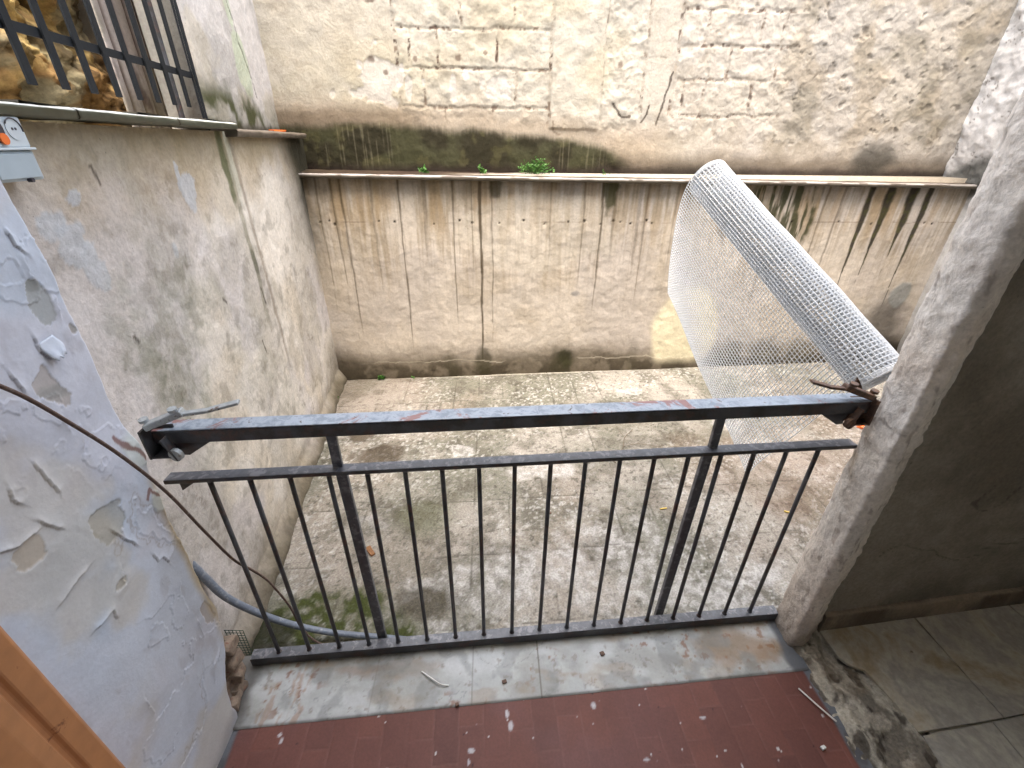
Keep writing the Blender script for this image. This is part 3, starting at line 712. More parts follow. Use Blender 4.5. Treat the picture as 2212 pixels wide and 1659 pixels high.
# bare patches
bare = np.zeros_like(U)
for (a, b, r1, r2, s, tone) in [(.755, 1.256, .018, .05, 1, 0), (.70, 1.115, .022, .050, 2, 1), (.786, 1.195, .016, .03, 3, 1), (.674, .835, .040, .045, 4, 0), (.772, .40, .022, .045, 5, 1), (.63, .70, .02, .012, 8, 0), (.54, .90, .03, .03, 11, 1)]:
    r1 *= .8; r2 *= .8
    m = blob(U, V, a, b, r1, r2, 250 + s, 1.2, .035, 26)
    C = mix(C, A(184, 188, 190, .8) if tone == 0 else A(196, 190, 188, .8), m * .95)
    lift = (m > .02) * (m < .5)
    bare = np.maximum(bare, m)
    rim = blob(U, V, a, b, r1 * 1.5, r2 * 1.5, 250 + s, 1.5, .5, 20)
    H = H + rim * (1 - m) * .0012 - m * .0008
C = mix(C, A(150, 154, 150, .75), bare * sst(.5, .62, fbm(U, V, 22, 5, 262)) * .55)
def lip(pts, h=.0045, w=.008):
    global H, C
    best = np.full(U.shape, 9.0); sg = np.zeros_like(U)
    du = (fbm(U, V, 40, 3, 277) - .5) * .006; dv = (fbm(U, V, 40, 3, 278) - .5) * .006
    for (a, b), (c, d) in zip(pts[:-1], pts[1:]):
        L2 = (c - a) ** 2 + (d - b) ** 2
        t = np.clip(((U + du - a) * (c - a) + (V + dv - b) * (d - b)) / L2, 0, 1)
        ex = U + du - a - t * (c - a); ey = V + dv - b - t * (d - b); dist = np.hypot(ex, ey)
        cr = (c - a) * (V + dv - b) - (d - b) * (U + du - a)
        m = dist < best; best = np.where(m, dist, best); sg = np.where(m, np.sign(cr), sg)
    top = 1 if pts[-1][0] > pts[0][0] else -1     # lifted side lies above the line
    up_ = (sg * top > 0)
    H = H + np.where(up_, np.exp(-best / w) * h, 0) * sst(.03, .0, best - .02)
    C = mix(C, A(108, 98, 104, .8), np.where(~up_, 1 - sst(.001, .0032, best), 0) * .5)  # shadow under the lifted edge, painted as a dark line
for pts in [[(.757, 1.363), (.757, 1.346), (.765, 1.335)], [(.763, 1.323), (.76, 1.301), (.763, 1.285)], [(.714, 1.202), (.714, 1.182), (.723, 1.162), (.736, 1.166)], [(.653, 1.166), (.657, 1.139)], [(.693, 1.063), (.691, 1.051), (.693, 1.039)], [(.711, 1.015), (.703, .995)], [(.614, 1.019), (.618, .987), (.62, .958)], [(.563, 1.01), (.559, .994), (.565, .982)], [(.668, .806), (.681, .769), (.695, .741)], [(.717, .681), (.72, .656), (.735, .656), (.74, .633), (.763, .641)], [(.573, .933), (.58, .92), (.591, .899)], [(.646, .726), (.64, .697)], [(.535, .781), (.563, .788), (.587, .789)], [(.553, .674), (.591, .673), (.59, .655)], [(.55, .421), (.547, .376)], [(.735, .416), (.734, .369)], [(.703, .214), (.714, .25), (.745, .259)], [(.507, .934), (.531, .922), (.558, .922)], [(.782, 1.247), (.778, 1.227)]]:
    lip(pts)
# faint yellow stains, scratches
C = mix(C, A(214, 200, 172, .84), sst(.55, .7, fbm(U, V, 4.5, 5, 263)) * .4)
C = mix(C, A(208, 186, 142, .8), sst(.768, .795, U + (fbm(U, V, 9, 4, 264) - .5) * .03) * sst(.2, .4, V) * (1 - sst(.75, .95, V)) * .8)
C = mix(C, A(176, 172, 178, .8), sst(.62, .74, fbm(U * 2, V, 14, 5, 265)) * .25)
# worn corner and broken foot
edge = .806 - U
brk = (fbm(U * 0 + .3, V, 9, 5, 266) - .5) * .02
H = H - (1 - sst(.0, .014, edge + brk)) * .018
broken = (1 - sst(.0, .035, edge - (.075 * (1 - sst(.05, .33, V)) + brk * 1.6 - .012))) * (1 - sst(.26, .36, V + brk * 2))
H = H - broken * (.035 + .03 * (fbm(U, V, 25, 4, 267) - .5))
C = mix(C, A(150, 126, 104, .72), broken * .95)
C = mix(C, A(150, 108, 88, .7), broken * sst(.5, .58, fbm(U, V, 14, 4, 268)) * .85)
C = mix(C, A(60, 48, 40, .7), broken * sst(.58, .66, fbm(U, V, 24, 4, 269)) * .7)
C = mix(C, A(170, 168, 170, .8), (1 - sst(.0, .06, V + (fbm(U, V, 8, 4, 270) - .5) * .05)) * .6)
scar = np.maximum(blob(U, V, .786, .915, .022, .05, 271, .7, .2, 25), blob(U, V, .79, .78, .016, .03, 272, .8, .2, 25))
C = mix(C, A(216, 222, 218, .84), scar * .8)
scr = line(U, V, [(.765, .965), (.775, .93), (.79, .90), (.795, .88)], .006, 273, .008, 30)
scr = np.maximum(scr, line(U, V, [(.765, .80), (.78, .815), (.795, .79)], .005, 274, .008, 30))
C = mix(C, A(132, 84, 70, .8), scr * .8); H = H + scar * .004 * (fbm(U, V, 40, 3, 275))
P = np.stack([-.76 + H, U, V], -1)
P[:, :, 1] += (.012 * np.exp(-((V - .90) / .05) ** 2) * sst(.74, .80, U))
# return the plaster round the corner
nv = len(zs); cs = np.array([[-.790, .815], [-.83, .82], [-.95, .82]])
colm = P[:, -1:, :]
ret = np.repeat(P[:, -1:, :], 3, 1).copy(); ret[:, :, 0] = cs[None, :, 0]; ret[:, :, 1] = cs[None, :, 1] + (fbm(V[:, :3] * 0 + .2, V[:, :3], 14, 4, 276) - .5) * .012
retc = np.ones((nv, 3, 3)) * A(214, 200, 180)
P2 = np.concatenate([P, ret], 1); C2 = np.concatenate([C, retc], 1)
jw = grid_obj('peeling_wall', P2, C2, M_JAMB, extra=[box_vf((-.86, -2.4, -.3), (-.3, 0, 0), (0, 3.19, 0), (0, 0, 4.5))])
tag(jw, 'blue-white painted wall with peeling flakes at the left of the opening', 'wall')
# curled flakes standing off the paint, each a thin bent chip
def flake(y, z, w, h, ang, curl):
    n = 9; P = np.zeros((n, n, 3)); C = np.ones((n, n, 3)) * A(204, 212, 226, .92)
    for i in range(n):
        for k in range(n):
            s = (k / (n - 1) - .5) * w * math.sqrt(math.sin(math.pi * (.2 + .72 * i / (n - 1)))); t = i / (n - 1) * h
            s += .03 * w * math.sin(i * 1.1 + y * 90); tt = t * (1 + .10 * math.sin(k * 1.3 + z * 70))
            lift = .55 * curl * (t / h) ** 1.6
            yy = s * math.cos(ang) + tt * math.sin(ang); zz = -tt * math.cos(ang) + s * math.sin(ang)
            P[i, k] = (-.7585 + .0012 + lift, y + yy, z + zz)
    o = grid_obj('paint_flake', P, C, M_JAMB, jw, origin=(0, 0, 0))
    o.modifiers.new('thick', 'SOLIDIFY').thickness = .0012
for args in [(.730, 1.197, .036, .036, .15, .016)]:
    flake(*args)
# broken bricks at the foot of the reveal
m = MB()
for (c, d, r) in [((-.80, .805, .19), (.07, .05, .035), .1), ((-.805, .80, .135), (.08, .05, .04), -.1), ((-.80, .79, .075), (.07, .045, .04), .2), ((-.81, .775, .02), (.07, .05, .05), 0), ((-.79, .74, .02), (.05, .05, .03), .3), ((-.785, .70, .012), (.03, .05, .03), .1)]:
    m.box(c, d, Matrix.Rotation(r, 3, 'Z'), .004)
m.rough(.010, 45, 2, 3); m.build('broken_masonry', M_BRICK, jw, True)

# ---- right pier of the opening and the shaded wall inside
poly = [(3.6, 1.125), (1.6, .948), (1.125, .905), (1.085, .868), (1.036, .845), (1.004, .852), (1.004, .92), (1.022, .966), (1.06, .985), (3.5, 1.19)]
pts = [np.array(poly[0])]
for a, b in zip(poly[:-1], poly[1:]):
    a = np.array(a); b = np.array(b); L = np.linalg.norm(b - a); fine = .004 if L < .3 else (.008 if a[0] < 2 and b[1] < 1 else .03)
    n = max(2, int(L / fine))
    for k in range(1, n + 1): pts.append(a + (b - a) * k / n)
pts = np.array(pts)
# smooth the rounded corner
for _ in range(3):
    q = pts.copy(); q[1:-1] = (pts[:-2] + 2 * pts[1:-1] + pts[2:]) / 4
    keep = (pts[:, 0] < 1.118) | (pts[:, 1] > 1.0); pts[keep] = q[keep]
S = np.concatenate([[0], np.cumsum(np.linalg.norm(np.diff(pts, axis=0), axis=1))])
tang = np.gradient(pts, axis=0); tang /= np.linalg.norm(tang, axis=1)[:, None]
nor = np.stack([-tang[:, 1], tang[:, 0]], 1)    # direction check below
if nor[10][1] > 0: nor = -nor
zs = np.concatenate([np.arange(-.03, 1.9, .006), np.arange(1.95, 4.3, .12)])
UU, V = np.meshgrid(S, zs); PX = np.tile(pts[:, 0], (len(zs), 1)); PY = np.tile(pts[:, 1], (len(zs), 1))
ci = 0
s_c = S[np.argmin(np.hypot(pts[:, 0] - 1.125, pts[:, 1] - .905))]
rev = sst(-.002, .008, UU - s_c - (fbm(UU, V, 40, 3, 281) - .5) * .008)   # 0 on the inner wall, 1 on the reveal
H = (fbm(UU, V, 6, 5, 282) - .5) * (.006 + .008 * rev) + (fbm(UU, V * .8, 34, 5, 283) - .5) * (.001 + .011 * rev)
chip = (1 - sst(.0, .03, np.abs(UU - s_c - .008))) * (fbm(UU * .3, V, 26, 5, 284) - .35) * .014
H = H + chip * (UU > s_c - .02)
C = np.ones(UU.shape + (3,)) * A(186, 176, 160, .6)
C = mix(C, A(234, 224, 212, .9), rev)
C = mix(C, A(218, 204, 190, .86), rev * sst(.45, .62, fbm(UU, V, 7, 6, 285)) * .6)
C = mix(C, A(228, 224, 218, .86), rev * sst(.5, .62, fbm(UU, V, 4, 5, 286)) * .5)
C = mix(C, A(150, 130, 116, .7), rev * sst(.66, .74, fbm(UU * 3, V, 26, 4, 287)) * .5)
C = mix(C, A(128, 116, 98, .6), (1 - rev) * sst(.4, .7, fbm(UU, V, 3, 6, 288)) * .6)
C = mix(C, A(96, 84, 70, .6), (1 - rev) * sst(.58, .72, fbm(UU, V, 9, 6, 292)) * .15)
C = mix(C, A(90, 78, 64, .6), (1 - rev) * (1 - sst(.0, .006, np.abs(fbm(UU, V, 2.5, 4, 293) - .5))) * sst(.5, .6, fbm(UU, V, 3, 3, 294)) * .6)
C = mix(C, A(148, 130, 112, .7), rev * (1 - sst(.02, .2, V + (fbm(UU, V, 9, 4, 289) - .5) * .12)) * .7)
for (z0, k) in [(.86, .8), (.78, .6), (.70, .6), (.96, .5), (.45, .3)]:
    m = (1 - sst(.002, .006, np.abs(V - z0 - (fbm(UU, V * 0, 14, 4, 290) - .5) * .06 - (UU - s_c) * .12))) * rev
    C = mix(C, A(150, 132, 116, .7), m * k * .5 * sst(.5, .58, fbm(UU, V, 12, 3, 291))); H = H - m * .001
P = np.stack([PX + nor[None, :, 0] * H, PY + nor[None, :, 1] * H, V], -1)
rw = grid_obj('corner_pier', P, C, M_PILLAR, extra=[box_vf((1.16, .955, -.3), (2.3, .21, 0), (0, .035, 0), (0, 0, 4.5))])
tag(rw, 'rough plaster pier at the right of the railing and its shaded inner wall', 'wall')
# skirting along the inner wall
n = 180; t = np.linspace(0, 1, n); ax = 1.128 + t * 1.9; ay = .905 + (ax - 1.125) * .0905
prof = [(.0, .098), (-.014, .100), (-.018, .094), (-.018, .002), (-.016, -.02)]
P = np.zeros((len(prof), n, 3)); C = np.zeros((len(prof), n, 3))
for q, (dy, dz) in enumerate(prof):
    P[q, :, 0] = ax; P[q, :, 1] = ay + dy + (fbm(ax, ax * 0 + q, 8, 4, 295) - .5) * .004; P[q, :, 2] = dz + (fbm(ax, ax * 0 + q, 4, 3, 296) - .5) * .005
    C[q] = mix(np.ones((n, 3)) * A(170, 152, 130, .6), A(92, 76, 60, .6), sst(.45, .62, fbm(ax, ax * 0 + q * .3, 6, 5, 297)) * .7)
m2 = box_vf((1.125, .885, 0.0), (.004, 0, 0), (0, .02, 0), (0, 0, .095))
grid_obj('skirting', P, C, M_PILLAR, rw, extra=[m2])

# ---- rest of the room behind the camera (shades the inside)
m = MB(); m.box((1.3, -1.0, 3.76), (4.7, 3.9, .1)); m.build('ceiling', M_ROOM).update_tag(); bpy.data.objects['ceiling']['kind'] = 'structure'
m = MB(); m.box((1.2, -2.5, 1.5), (4.6, .2, 3.9)); tag(m.build('room_wall', M_ROOM), 'plain room wall behind the viewer', 'wall')
m = MB(); m.box((3.62, -.7, 1.5), (.2, 3.8, 3.9)); tag(m.build('room_wall', M_ROOM), 'plain room wall closing the right of the room', 'wall')
m = MB(); m.prism([(-1.0, .80, 3.6), (1.2, .91, 3.6), (1.2, 1.02, 3.6), (-1.0, .91, 3.6)], (0, 0, .3))
tag(m.build('door_lintel', M_ROOM), 'plastered wall above the wide opening', 'wall')

# ---- inside floor: red tiles
xs = np.arange(-1.0, 1.09, .004); ys = np.arange(.18, .80, .004)
X, Y = np.meshgrid(xs, ys)
yline = .735 + .055 * X - .013           # front edge of the marble
ca, sa = math.cos(math.radians(-3.0)), math.sin(math.radians(-3.0))
a = X * ca - Y * sa; b = X * sa + Y * ca
TW, TL = .0725, .145
colI = np.floor(a / TW); bb = b + np.where(colI % 2 == 0, 0, TL / 2) + .012 * np.sin(colI * 1.7)
rowI = np.floor(bb / TL)
ja = np.abs(a / TW - np.round(a / TW)) * TW; jb = np.abs(bb / TL - np.round(bb / TL)) * TL
jt = np.maximum(1 - sst(.0006, .0028, ja), 1 - sst(.0006, .0028, jb))
hsh = np.modf(np.abs(np.sin(colI * 12.9898 + rowI * 78.233) * 43758.5453))[0]
C = np.ones(X.shape + (3,)) * A(128, 80, 70, .68)
C = mix(C, A(102, 64, 60, .66), hsh * .8)
C = mix(C, A(134, 84, 74, .66), (hsh > .75) * .5)
C = mix(C, A(120, 84, 84, .75), sst(.45, .66, fbm(X, Y, 4, 5, 301)) * .5 * (1 - sst(.2, .7, X)))
C = mix(C, A(140, 100, 92, .7), jt * .4 * sst(.3, .55, fbm(X, Y, 9, 4, 302)))
rng = np.random.default_rng(5)
for i in range(90):
    cx, cy = rng.uniform(-.75, 1.0), rng.uniform(.4, .74); r = rng.uniform(.002, .0042)
    C = mix(C, A(224, 224, 224, .85) if i % 4 else A(52, 36, 34), (1 - sst(r * .5, r, np.hypot(X - cx, (Y - cy) * (1 + rng.uniform(-.4, .6))))) * .85)
for (cx, cy, r1, r2) in [(.035, .688, .006, .014), (.045, .655, .009, .014), (-.07, .60, .012, .008), (-.075, .575, .004, .009), (.42, .56, .012, .005), (-.62, .66, .006, .006), (-.61, .645, .004, .01), (.30, .70, .01, .012), (-.34, .545, .006, .008), (.62, .655, .012, .004)]:
    C = mix(C, A(214, 216, 222, .85), blob(X, Y, cx, cy, r1 * .8, r2 * .8, 305, .35, .25, 90) * .7)
# grey mortar edges left and right
mr = sst(.0, .012, X - 1.002 + (fbm(X * 0, Y, 10, 4, 306) - .5) * .02)
ml = 1 - sst(.0, .012, X + .752 + .05 * (Y - .7) + (fbm(X * 0, Y, 10, 4, 307) - .5) * .01)
mrt = np.maximum(mr, ml)
C = mix(C, A(118, 122, 130, .66), mrt)
C = mix(C, A(78, 76, 78, .66), mrt * sst(.5, .65, fbm(X, Y, 24, 4, 308)) * .6)
Z = (fbm(X, Y, 30, 3, 309) - .5) * .0006 - jt * .0008 - mrt * .002 - .004
P = np.stack([X, Y, Z], -1)
tag(grid_obj('room_floor', P, C, M_RED, extra=[box_vf((-1.2, -2.4, -.3), (4.9, 0, 0), (0, 3.2, 0), (0, 0, .27))]), kind='structure')
# far inside floor behind the viewer
m = MB(); m.prism([(-.76, -2.4, -.012), (3.6, -2.4, -.012), (3.6, .19, -.012), (-.76, .19, -.012)], (0, 0, -.01)); m.build('floor', M_ROOM)['kind'] = 'structure'

# ---- marble threshold
xs = np.arange(-.86, 1.03, .004); ys = np.linspace(0, .215, 56)
X, T = np.meshgrid(xs, ys)
Y = .722 - .004 + .0550 * X + T
C = np.ones(X.shape + (3,)) * A(206, 210, 212, .84)
C = mix(C, A(176, 180, 180, .8), sst(.42, .62, fbm(X, Y, 6, 6, 311)) * .6)
C = mix(C, A(160, 158, 146, .75), sst(.5, .75, fbm(X * .6, Y, 12, 6, 312)) * .5)
C = mix(C, A(170, 128, 84, .75), blob(X, Y, .82, .86, .12, .05, 313, .9, .5, 18) * .6)
for (cx, w) in [(-.68, .012), (-.62, .02), (-.58, .01), (-.70, .008)]:
    C = mix(C, A(176, 128, 86, .75), (1 - sst(w * .5, w, np.abs(X - cx - (T - .1) * .1 + (fbm(X, Y, 20, 3, 314) - .5) * .03))) * sst(.42, .56, fbm(X * 2, Y, 26, 4, 315)) * .5)
C = mix(C, A(160, 100, 60, .75), blob(X, Y, -.42, .83, .09, .012, 316, .9, .4, 30) * .4)
C = mix(C, A(150, 122, 90, .75), blob(X, Y, -.3, .83, .12, .03, 317, .9, .5, 20) * .5)
C = mix(C, A(140, 124, 104, .7), sst(.68, .76, fbm(X, Y, 55, 4, 318)) * .5)
C = mix(C, A(168, 168, 140, .8), sst(.14, .2, T) * .5)
C = mix(C, A(150, 148, 138, .75), sst(.42, .7, fbm(X * .7, Y * 1.6, 7, 6, 330)) * .5)
C = mix(C, A(164, 140, 104, .75), sst(.55, .72, fbm(X, Y * 2, 9, 6, 331)) * .4)
C = mix(C, A(150, 96, 60, .75), sst(.66, .74, fbm(X, Y, 46, 4, 332)) * sst(.4, .6, fbm(X, Y, 5, 3, 333)) * .7)
C = mix(C, A(104, 104, 108, .7), (1 - sst(.0, .010, np.abs(fbm(X, Y * 1.4, 8, 5, 334) - .5))) * .35)
C = mix(C, A(150, 118, 74, .75), blob(X, Y, .84, .87, .13, .06, 335, 1.2, .6, 22) * .45)
C = mix(C, A(128, 132, 130, .75), sst(.5, .64, fbm(X, Y, 15, 6, 336)) * .45)
gr = np.maximum(1 - sst(.0008, .0028, np.abs(X - .143)), (1 - sst(.0006, .0025, np.abs(X + .073))) * .6)
gr = np.maximum(gr, (1 - sst(.0006, .002, np.abs(X + .38))) * .3)
C = mix(C, A(96, 84, 66, .7), gr * .8)
C = mix(C, A(112, 116, 124, .66), sst(.965, .985, X + (fbm(X, Y, 10, 4, 319) - .5) * .03 - T * .06) * .9)
C = mix(C, A(120, 118, 116, .66), (1 - sst(-.765, -.735, X + (fbm(X, Y, 12, 4, 320) - .5) * .05)) * .9)
C = mix(C, A(70, 64, 56, .66), (1 - sst(.0, .012, T)) * .5)
Z = 0 * X + .0 - gr * .001 - (1 - sst(0, .004, T)) * .003
P = np.stack([X, Y, Z], -1)
C = C * .88
sill = grid_obj('door_sill', P, C, M_MARBLE, extra=[box_vf((-.86, .675, -.3), (1.88, .1034, 0), (0, .205, 0), (0, 0, .292))])
tag(sill, kind='structure')

# ---- broken mortar strip and raised grey tiles at the right
xs = np.arange(1.0, 1.40, .004); ys = np.arange(.16, .93, .004)
X, Y = np.meshgrid(xs, ys)
el = 1.036 + (fbm(X * 0, Y, 12, 4, 321) - .5) * .03 - .03 * sst(.78, .86, Y)
Hh = sst(.0, .014, X - el) * (.004 + .022 * sst(.3, .7, fbm(X, Y, 14, 5, 322)) + .010 * (fbm(X, Y, 45, 4, 323) - .5)) - .006
C = np.ones(X.shape + (3,)) * A(190, 184, 170, .74)
C = mix(C, A(112, 104, 94, .66), sst(.42, .6, fbm(X * 1.5, Y * .7, 12, 6, 324)) * .8)
C = mix(C, A(70, 62, 56, .62), sst(.55, .66, fbm(X * 1.5, Y * .7, 26, 5, 325)) * .8)
C = mix(C, A(206, 198, 182, .74), sst(.58, .66, fbm(X, Y, 20, 5, 326)) * .6)
C = mix(C, A(150, 126, 98, .7), sst(.5, .62, fbm(X, Y, 7, 4, 327)) * .2)
P = np.stack([X, Y, Hh], -1)
tag(grid_obj('mortar_strip', P, C, M_RUBBLE), kind='structure')
def slate(poly, k):
    """one grey tile slab cut to a polygon, dense grid clipped by the polygon"""
    m = MB(); m.prism([(x, y, .012) for x, y in poly], (0, 0, .0105))
    bmesh.ops.bevel(m.bm, geom=m.bm.edges[:], offset=.0012, segments=1, affect='EDGES')
    return m
def slate_mat():
    m, nt, b = new_mat('dim_slate_tile')
    n = tex_noise(nt, 4.5, 10, 0.66, dist=.35); n2 = tex_noise(nt, 60, 6, .6)
    c = ramp(nt, n.outputs[0], [(0.34, (.25, .20, .13)), (.45, (.36, .33, .27)), (.53, (.25, .235, .21)), (.62, (.36, .34, .29)), (.7, (.22, .21, .195))])
    cc = mixc(nt, c.outputs[0], ramp(nt, n2.outputs[0], [(.3, .85), (.7, 1.12)]).outputs[0], 1.0, 'MULTIPLY')
    nt.links.new(cc, b.inputs['Base Color']); b.inputs['Roughness'].default_value = .5
    bump(nt, b, [(n.outputs[0], .004, .5), (n2.outputs[0], .001, .5)])
    return m
M_SL = slate_mat()
fl = empty('grey_tile_floor', (1.3, .6, 0)); tag(fl, kind='structure')
edge_pts = [(1.128, .900), (1.134, .80), (1.150, .775), (1.190, .757), (1.204, .70), (1.212, .655), (1.219, .583)]
j2 = lambda x: .578 + (x - 1.22) * .107
tiles = [edge_pts + [(1.505, j2(1.505)), (1.505, .935)],
         [(1.5085, j2(1.5085)), (1.9, j2(1.9)), (1.9, .972), (1.5085, .936)],
         [(1.904, j2(1.904)), (2.3, j2(2.3)), (2.3, 1.008), (1.904, .973)],
         [(1.226, .5745), (1.215, .50), (1.23, .40), (1.25, .17), (1.44, .17), (1.46, j2(1.46) - .004)],
         [(1.4635, j2(1.4635) - .004), (1.4435, .17), (1.85, .17), (1.86, j2(1.86) - .004)],
         [(1.8635, j2(1.8635) - .004), (1.8535, .17), (2.3, .17), (2.3, j2(2.3) - .004)]]
for p in tiles:
    m = slate(p, 0); o = m.build('floor_tile', M_SL); o.parent = fl; o.matrix_parent_inverse = Matrix.Translation((-1.3, -.6, 0))
m = MB(); m.prism([(1.26, .17, -.003), (2.4, .17, -.003), (2.4, 1.02, -.003), (1.26, .925, -.003)], (0, 0, .011)); o = m.build('tile_bed', M_ROOM); o.parent = fl; o.matrix_parent_inverse = Matrix.Translation((-1.3, -.6, 0))

# ---- orange door frame on the left reveal
df = empty('door_frame', (-.76, .40, 0)); tag(df, 'orange painted door frame on the peeling wall in the lower left corner', 'door frame')
m = MB(); m.prism([(-.77, .445, -.004), (-.742, .443, -.004), (-.736, .436, -.004), (-.736, .405, -.004), (-.742, .400, -.004), (-.742, .392, -.004), (-.728, .384, -.004), (-.722, .36, -.004), (-.722, .20, -.004), (-.77, .20, -.004)], (0, 0, 2.3))
bmesh.ops.bevel(m.bm, geom=m.bm.edges[:], offset=.0015, segments=1, affect='EDGES')
m.build('frame_post', M_OFRAME, df, off=(-.76, .40, 0))
m = MB(); m.box((-.733, .30, 1.2), (.02, .11, 2.3), None, .003); m.build('door_stop', M_OFRAME, df, off=(-.76, .40, 0))

# ================================================================== RAILING
RL0 = Vector((-.7997, .8633, 0)); RD = Vector((1.8115, .0931, 0)).normalized(); RN = Vector((RD.y, -RD.x, 0))  # RN toward the viewer
RA = math.atan2(RD.y, RD.x)
rail = empty('metal_railing', (0, .9044, 0), RA)
tag(rail, 'dark iron railing with flaking handrail, sky tint painted on its top, across the opening', 'railing')
def rx(x): return (x - 0.0) / math.cos(RA)
def rpart(name, mb, mat, smooth=False, parent=None):
    o = mb.build(name, mat, parent or rail, smooth); return o
m = MB(); m.box((rx(.105), .020, .8955), (1.79, .046, .034), None, .003); m.rough(.0009, 30, 0)
tr = rpart('handrail', m, M_STEEL)
m = MB(); m.box((rx(.105), .020, .9145), (1.788, .0455, .003), None, .001); rpart('rail_top', m, M_RTOP, parent=tr)
m = MB(); m.box((rx(.11), .012, .766), (1.815, .032, .011), None, .002); mr_ = rpart('middle_rail', m, M_STEEL)
m = MB(); m.box((rx(.11), .012, .7722), (1.812, .0315, .0016), None, .0006); rpart('rail_top', m, M_DTOP, parent=mr_)
m = MB(); m.box((rx(.115), .005, .0205), (1.80, .034, .033), None, .002); br = rpart('bottom_rail', m, M_STEEL)
m = MB(); m.box((rx(.115), .005, .0385), (1.798, .0335, .002), None, .0008); rpart('rail_top', m, M_DTOP, parent=br)
for k in range(18):
    x0 = -.699 + .0948 * k
    m = MB(); m.cyl((rx(x0), .006, .039), (rx(x0) + random.uniform(-.001, .001), .008, .762), .0062, seg=10)
    m.cyl((rx(x0), .006, .038), (rx(x0), .006, .044), .0095, .0065, seg=10); m.cyl((rx(x0), .008, .754), (rx(x0), .008, .761), .0065, .0095, seg=10)
    m.rough(.0007, 25, 1, k)
    rpart('baluster', m, M_STEEL, True)
for x0, x1 in ((-.392, -.375), (.605, .588)):
    m = MB(); m.box((rx(x0), .022, .836), (.024, .012, .128), None, .0015)
    m.bar((rx(x0), .034, .76), (rx(x1), .037, -.11), .028, .014, (0, 1, 0), .0015)
    rpart('post', m, M_DTOP)
m = MB(); m.prism([(rx(-.78), .02, .76), (rx(-.72), .02, .76), (rx(-.78), .02, .72)], (0, .006, 0)); rpart('corner_gusset', m, M_STEEL)

# ---- latches at both ends of the handrail
def latch(name, label, flip, matA, matB, loc, arm2):
    e = empty(name, loc, RA); tag(e, label, 'latch', 'latches holding the handrail')
    s = flip     # +1: arm points to +x (left latch), -1 the right one
    m = MB(); m.box((0, 0, .0), (.006, .045, .075), None, .001); m.box((s * .022, .0, -.036), (.05, .04, .004), None, .001)
    m.box((s * .02, .02, -.005), (.05, .004, .07), None, .001); m.box((s * .045, -.012, -.016), (.005, .022, .06), Matrix.Rotation(s * -.35, 3, 'Y'), .001)
    m.build('bracket', M_STEEL if flip > 0 else M_RUSTY, e)
    m = MB(); m.bar((s * .005, -.004, .040), (s * .085, .010, .068), .024, .016, (0, 0, 1), .003)
    ar = m.build('arm', matA, e)
    for (px, pz) in ((.004, .052), (.072, .076)):
        m = MB(); m.cyl((s * px, 0, pz), (s * px, -.001, pz + .007), .0095, seg=16); m.build('bolt_head', matA, ar)
    m = MB(); m.bar((s * .078, .008, .062), (s * (.078 + arm2 * .5), .014, .066), .016, .008, (0, 0, 1), .002)
    m.bar((s * (.074 + arm2 * .5), .014, .066), (s * (.08 + arm2), .026, .078), .020, .007, (0, 0, 1), .002)
    m.build('lever', matA, e)
    m = MB(); m.cyl((s * .052, -.022, -.030), (s * .054, -.012, -.030), .0155, seg=24); m.build('disc', matB, e)
    m = MB(); m.prism([(s * .04, .01, -.012), (s * .125, .01, -.012), (s * .062, .01, -.052), (s * .045, .01, -.05)], (0, .006, 0)); m.build('gusset', M_STEEL, e)
    return e
latch('rail_latch', 'pale zinc latch with raised lever at the left end of the handrail', 1, M_GALV, M_GALV, (-.775, .855, .895), .12)
latch('rail_latch', 'rusty brown latch lying at the right end of the handrail', -1, M_RUSTY, M_RUSTY, (1.000, .958, .887), .09)
m = MB(); m.prism([(.985, .975, .925), (.955, .985, .935), (.962, .985, .968), (.978, .98, .945)], (0, .004, 0)); 
tag(m.build('bent_tab', M_RUSTY), 'small grey metal tab sticking up behind the right latch', 'metal tab')

# ================================================================== WINDOW GRILLE
gr_ = empty('window_grille', (xl(1.8, -.15), 1.8, 1.6)); tag(gr_, 'black flat bar window grille above the left wall', 'window bars')
def gp(y, off=-.15): return (xl(y, off), y)
ldir = Vector((LS, 1, 0)).normalized()
for k in range(11):
    yy = 0.99 + .1145 * k
    zb_ = 1.607; x_, y_ = gp(yy)
    m = MB(); m.bar((x_, y_, zb_), (x_, y_, 3.0), .025, .007, tuple(LN), .0008)
    m.build('bar', M_IRON, gr_, off=gr_.location)
a_ = gp(.6, -.158); b_ = gp(2.25, -.158)
m = MB(); m.bar((a_[0], a_[1], 1.724), (b_[0], b_[1], 1.724), .007, .022, (0, 0, 1), .0008); m.build('cross_bar', M_IRON, gr_, off=gr_.location)
x_, y_ = gp(2.255, -.15); m = MB(); m.bar((x_, y_, 1.535), (x_, y_, 3.0), .014, .018, tuple(LN), .001); m.build('frame_bar', M_IRON, gr_, off=gr_.location)
x_, y_ = gp(2.20, -.22)
m = MB(); m.tube([(x_, y_, 1.54 + .05 * i) for i in range(30)], .011, 10); tag(m.build('drain_pipe', M_STEEL, None, True), 'thin dark pipe standing behind the last window bar', 'pipe')

# ================================================================== SOCKET BOX
bx = empty('socket_box', (xl(.90, .0), .90, 1.478), math.atan2(1, LS) - math.pi / 2)
tag(bx, 'grey wall socket box with orange switch high on the left wall', 'socket box')
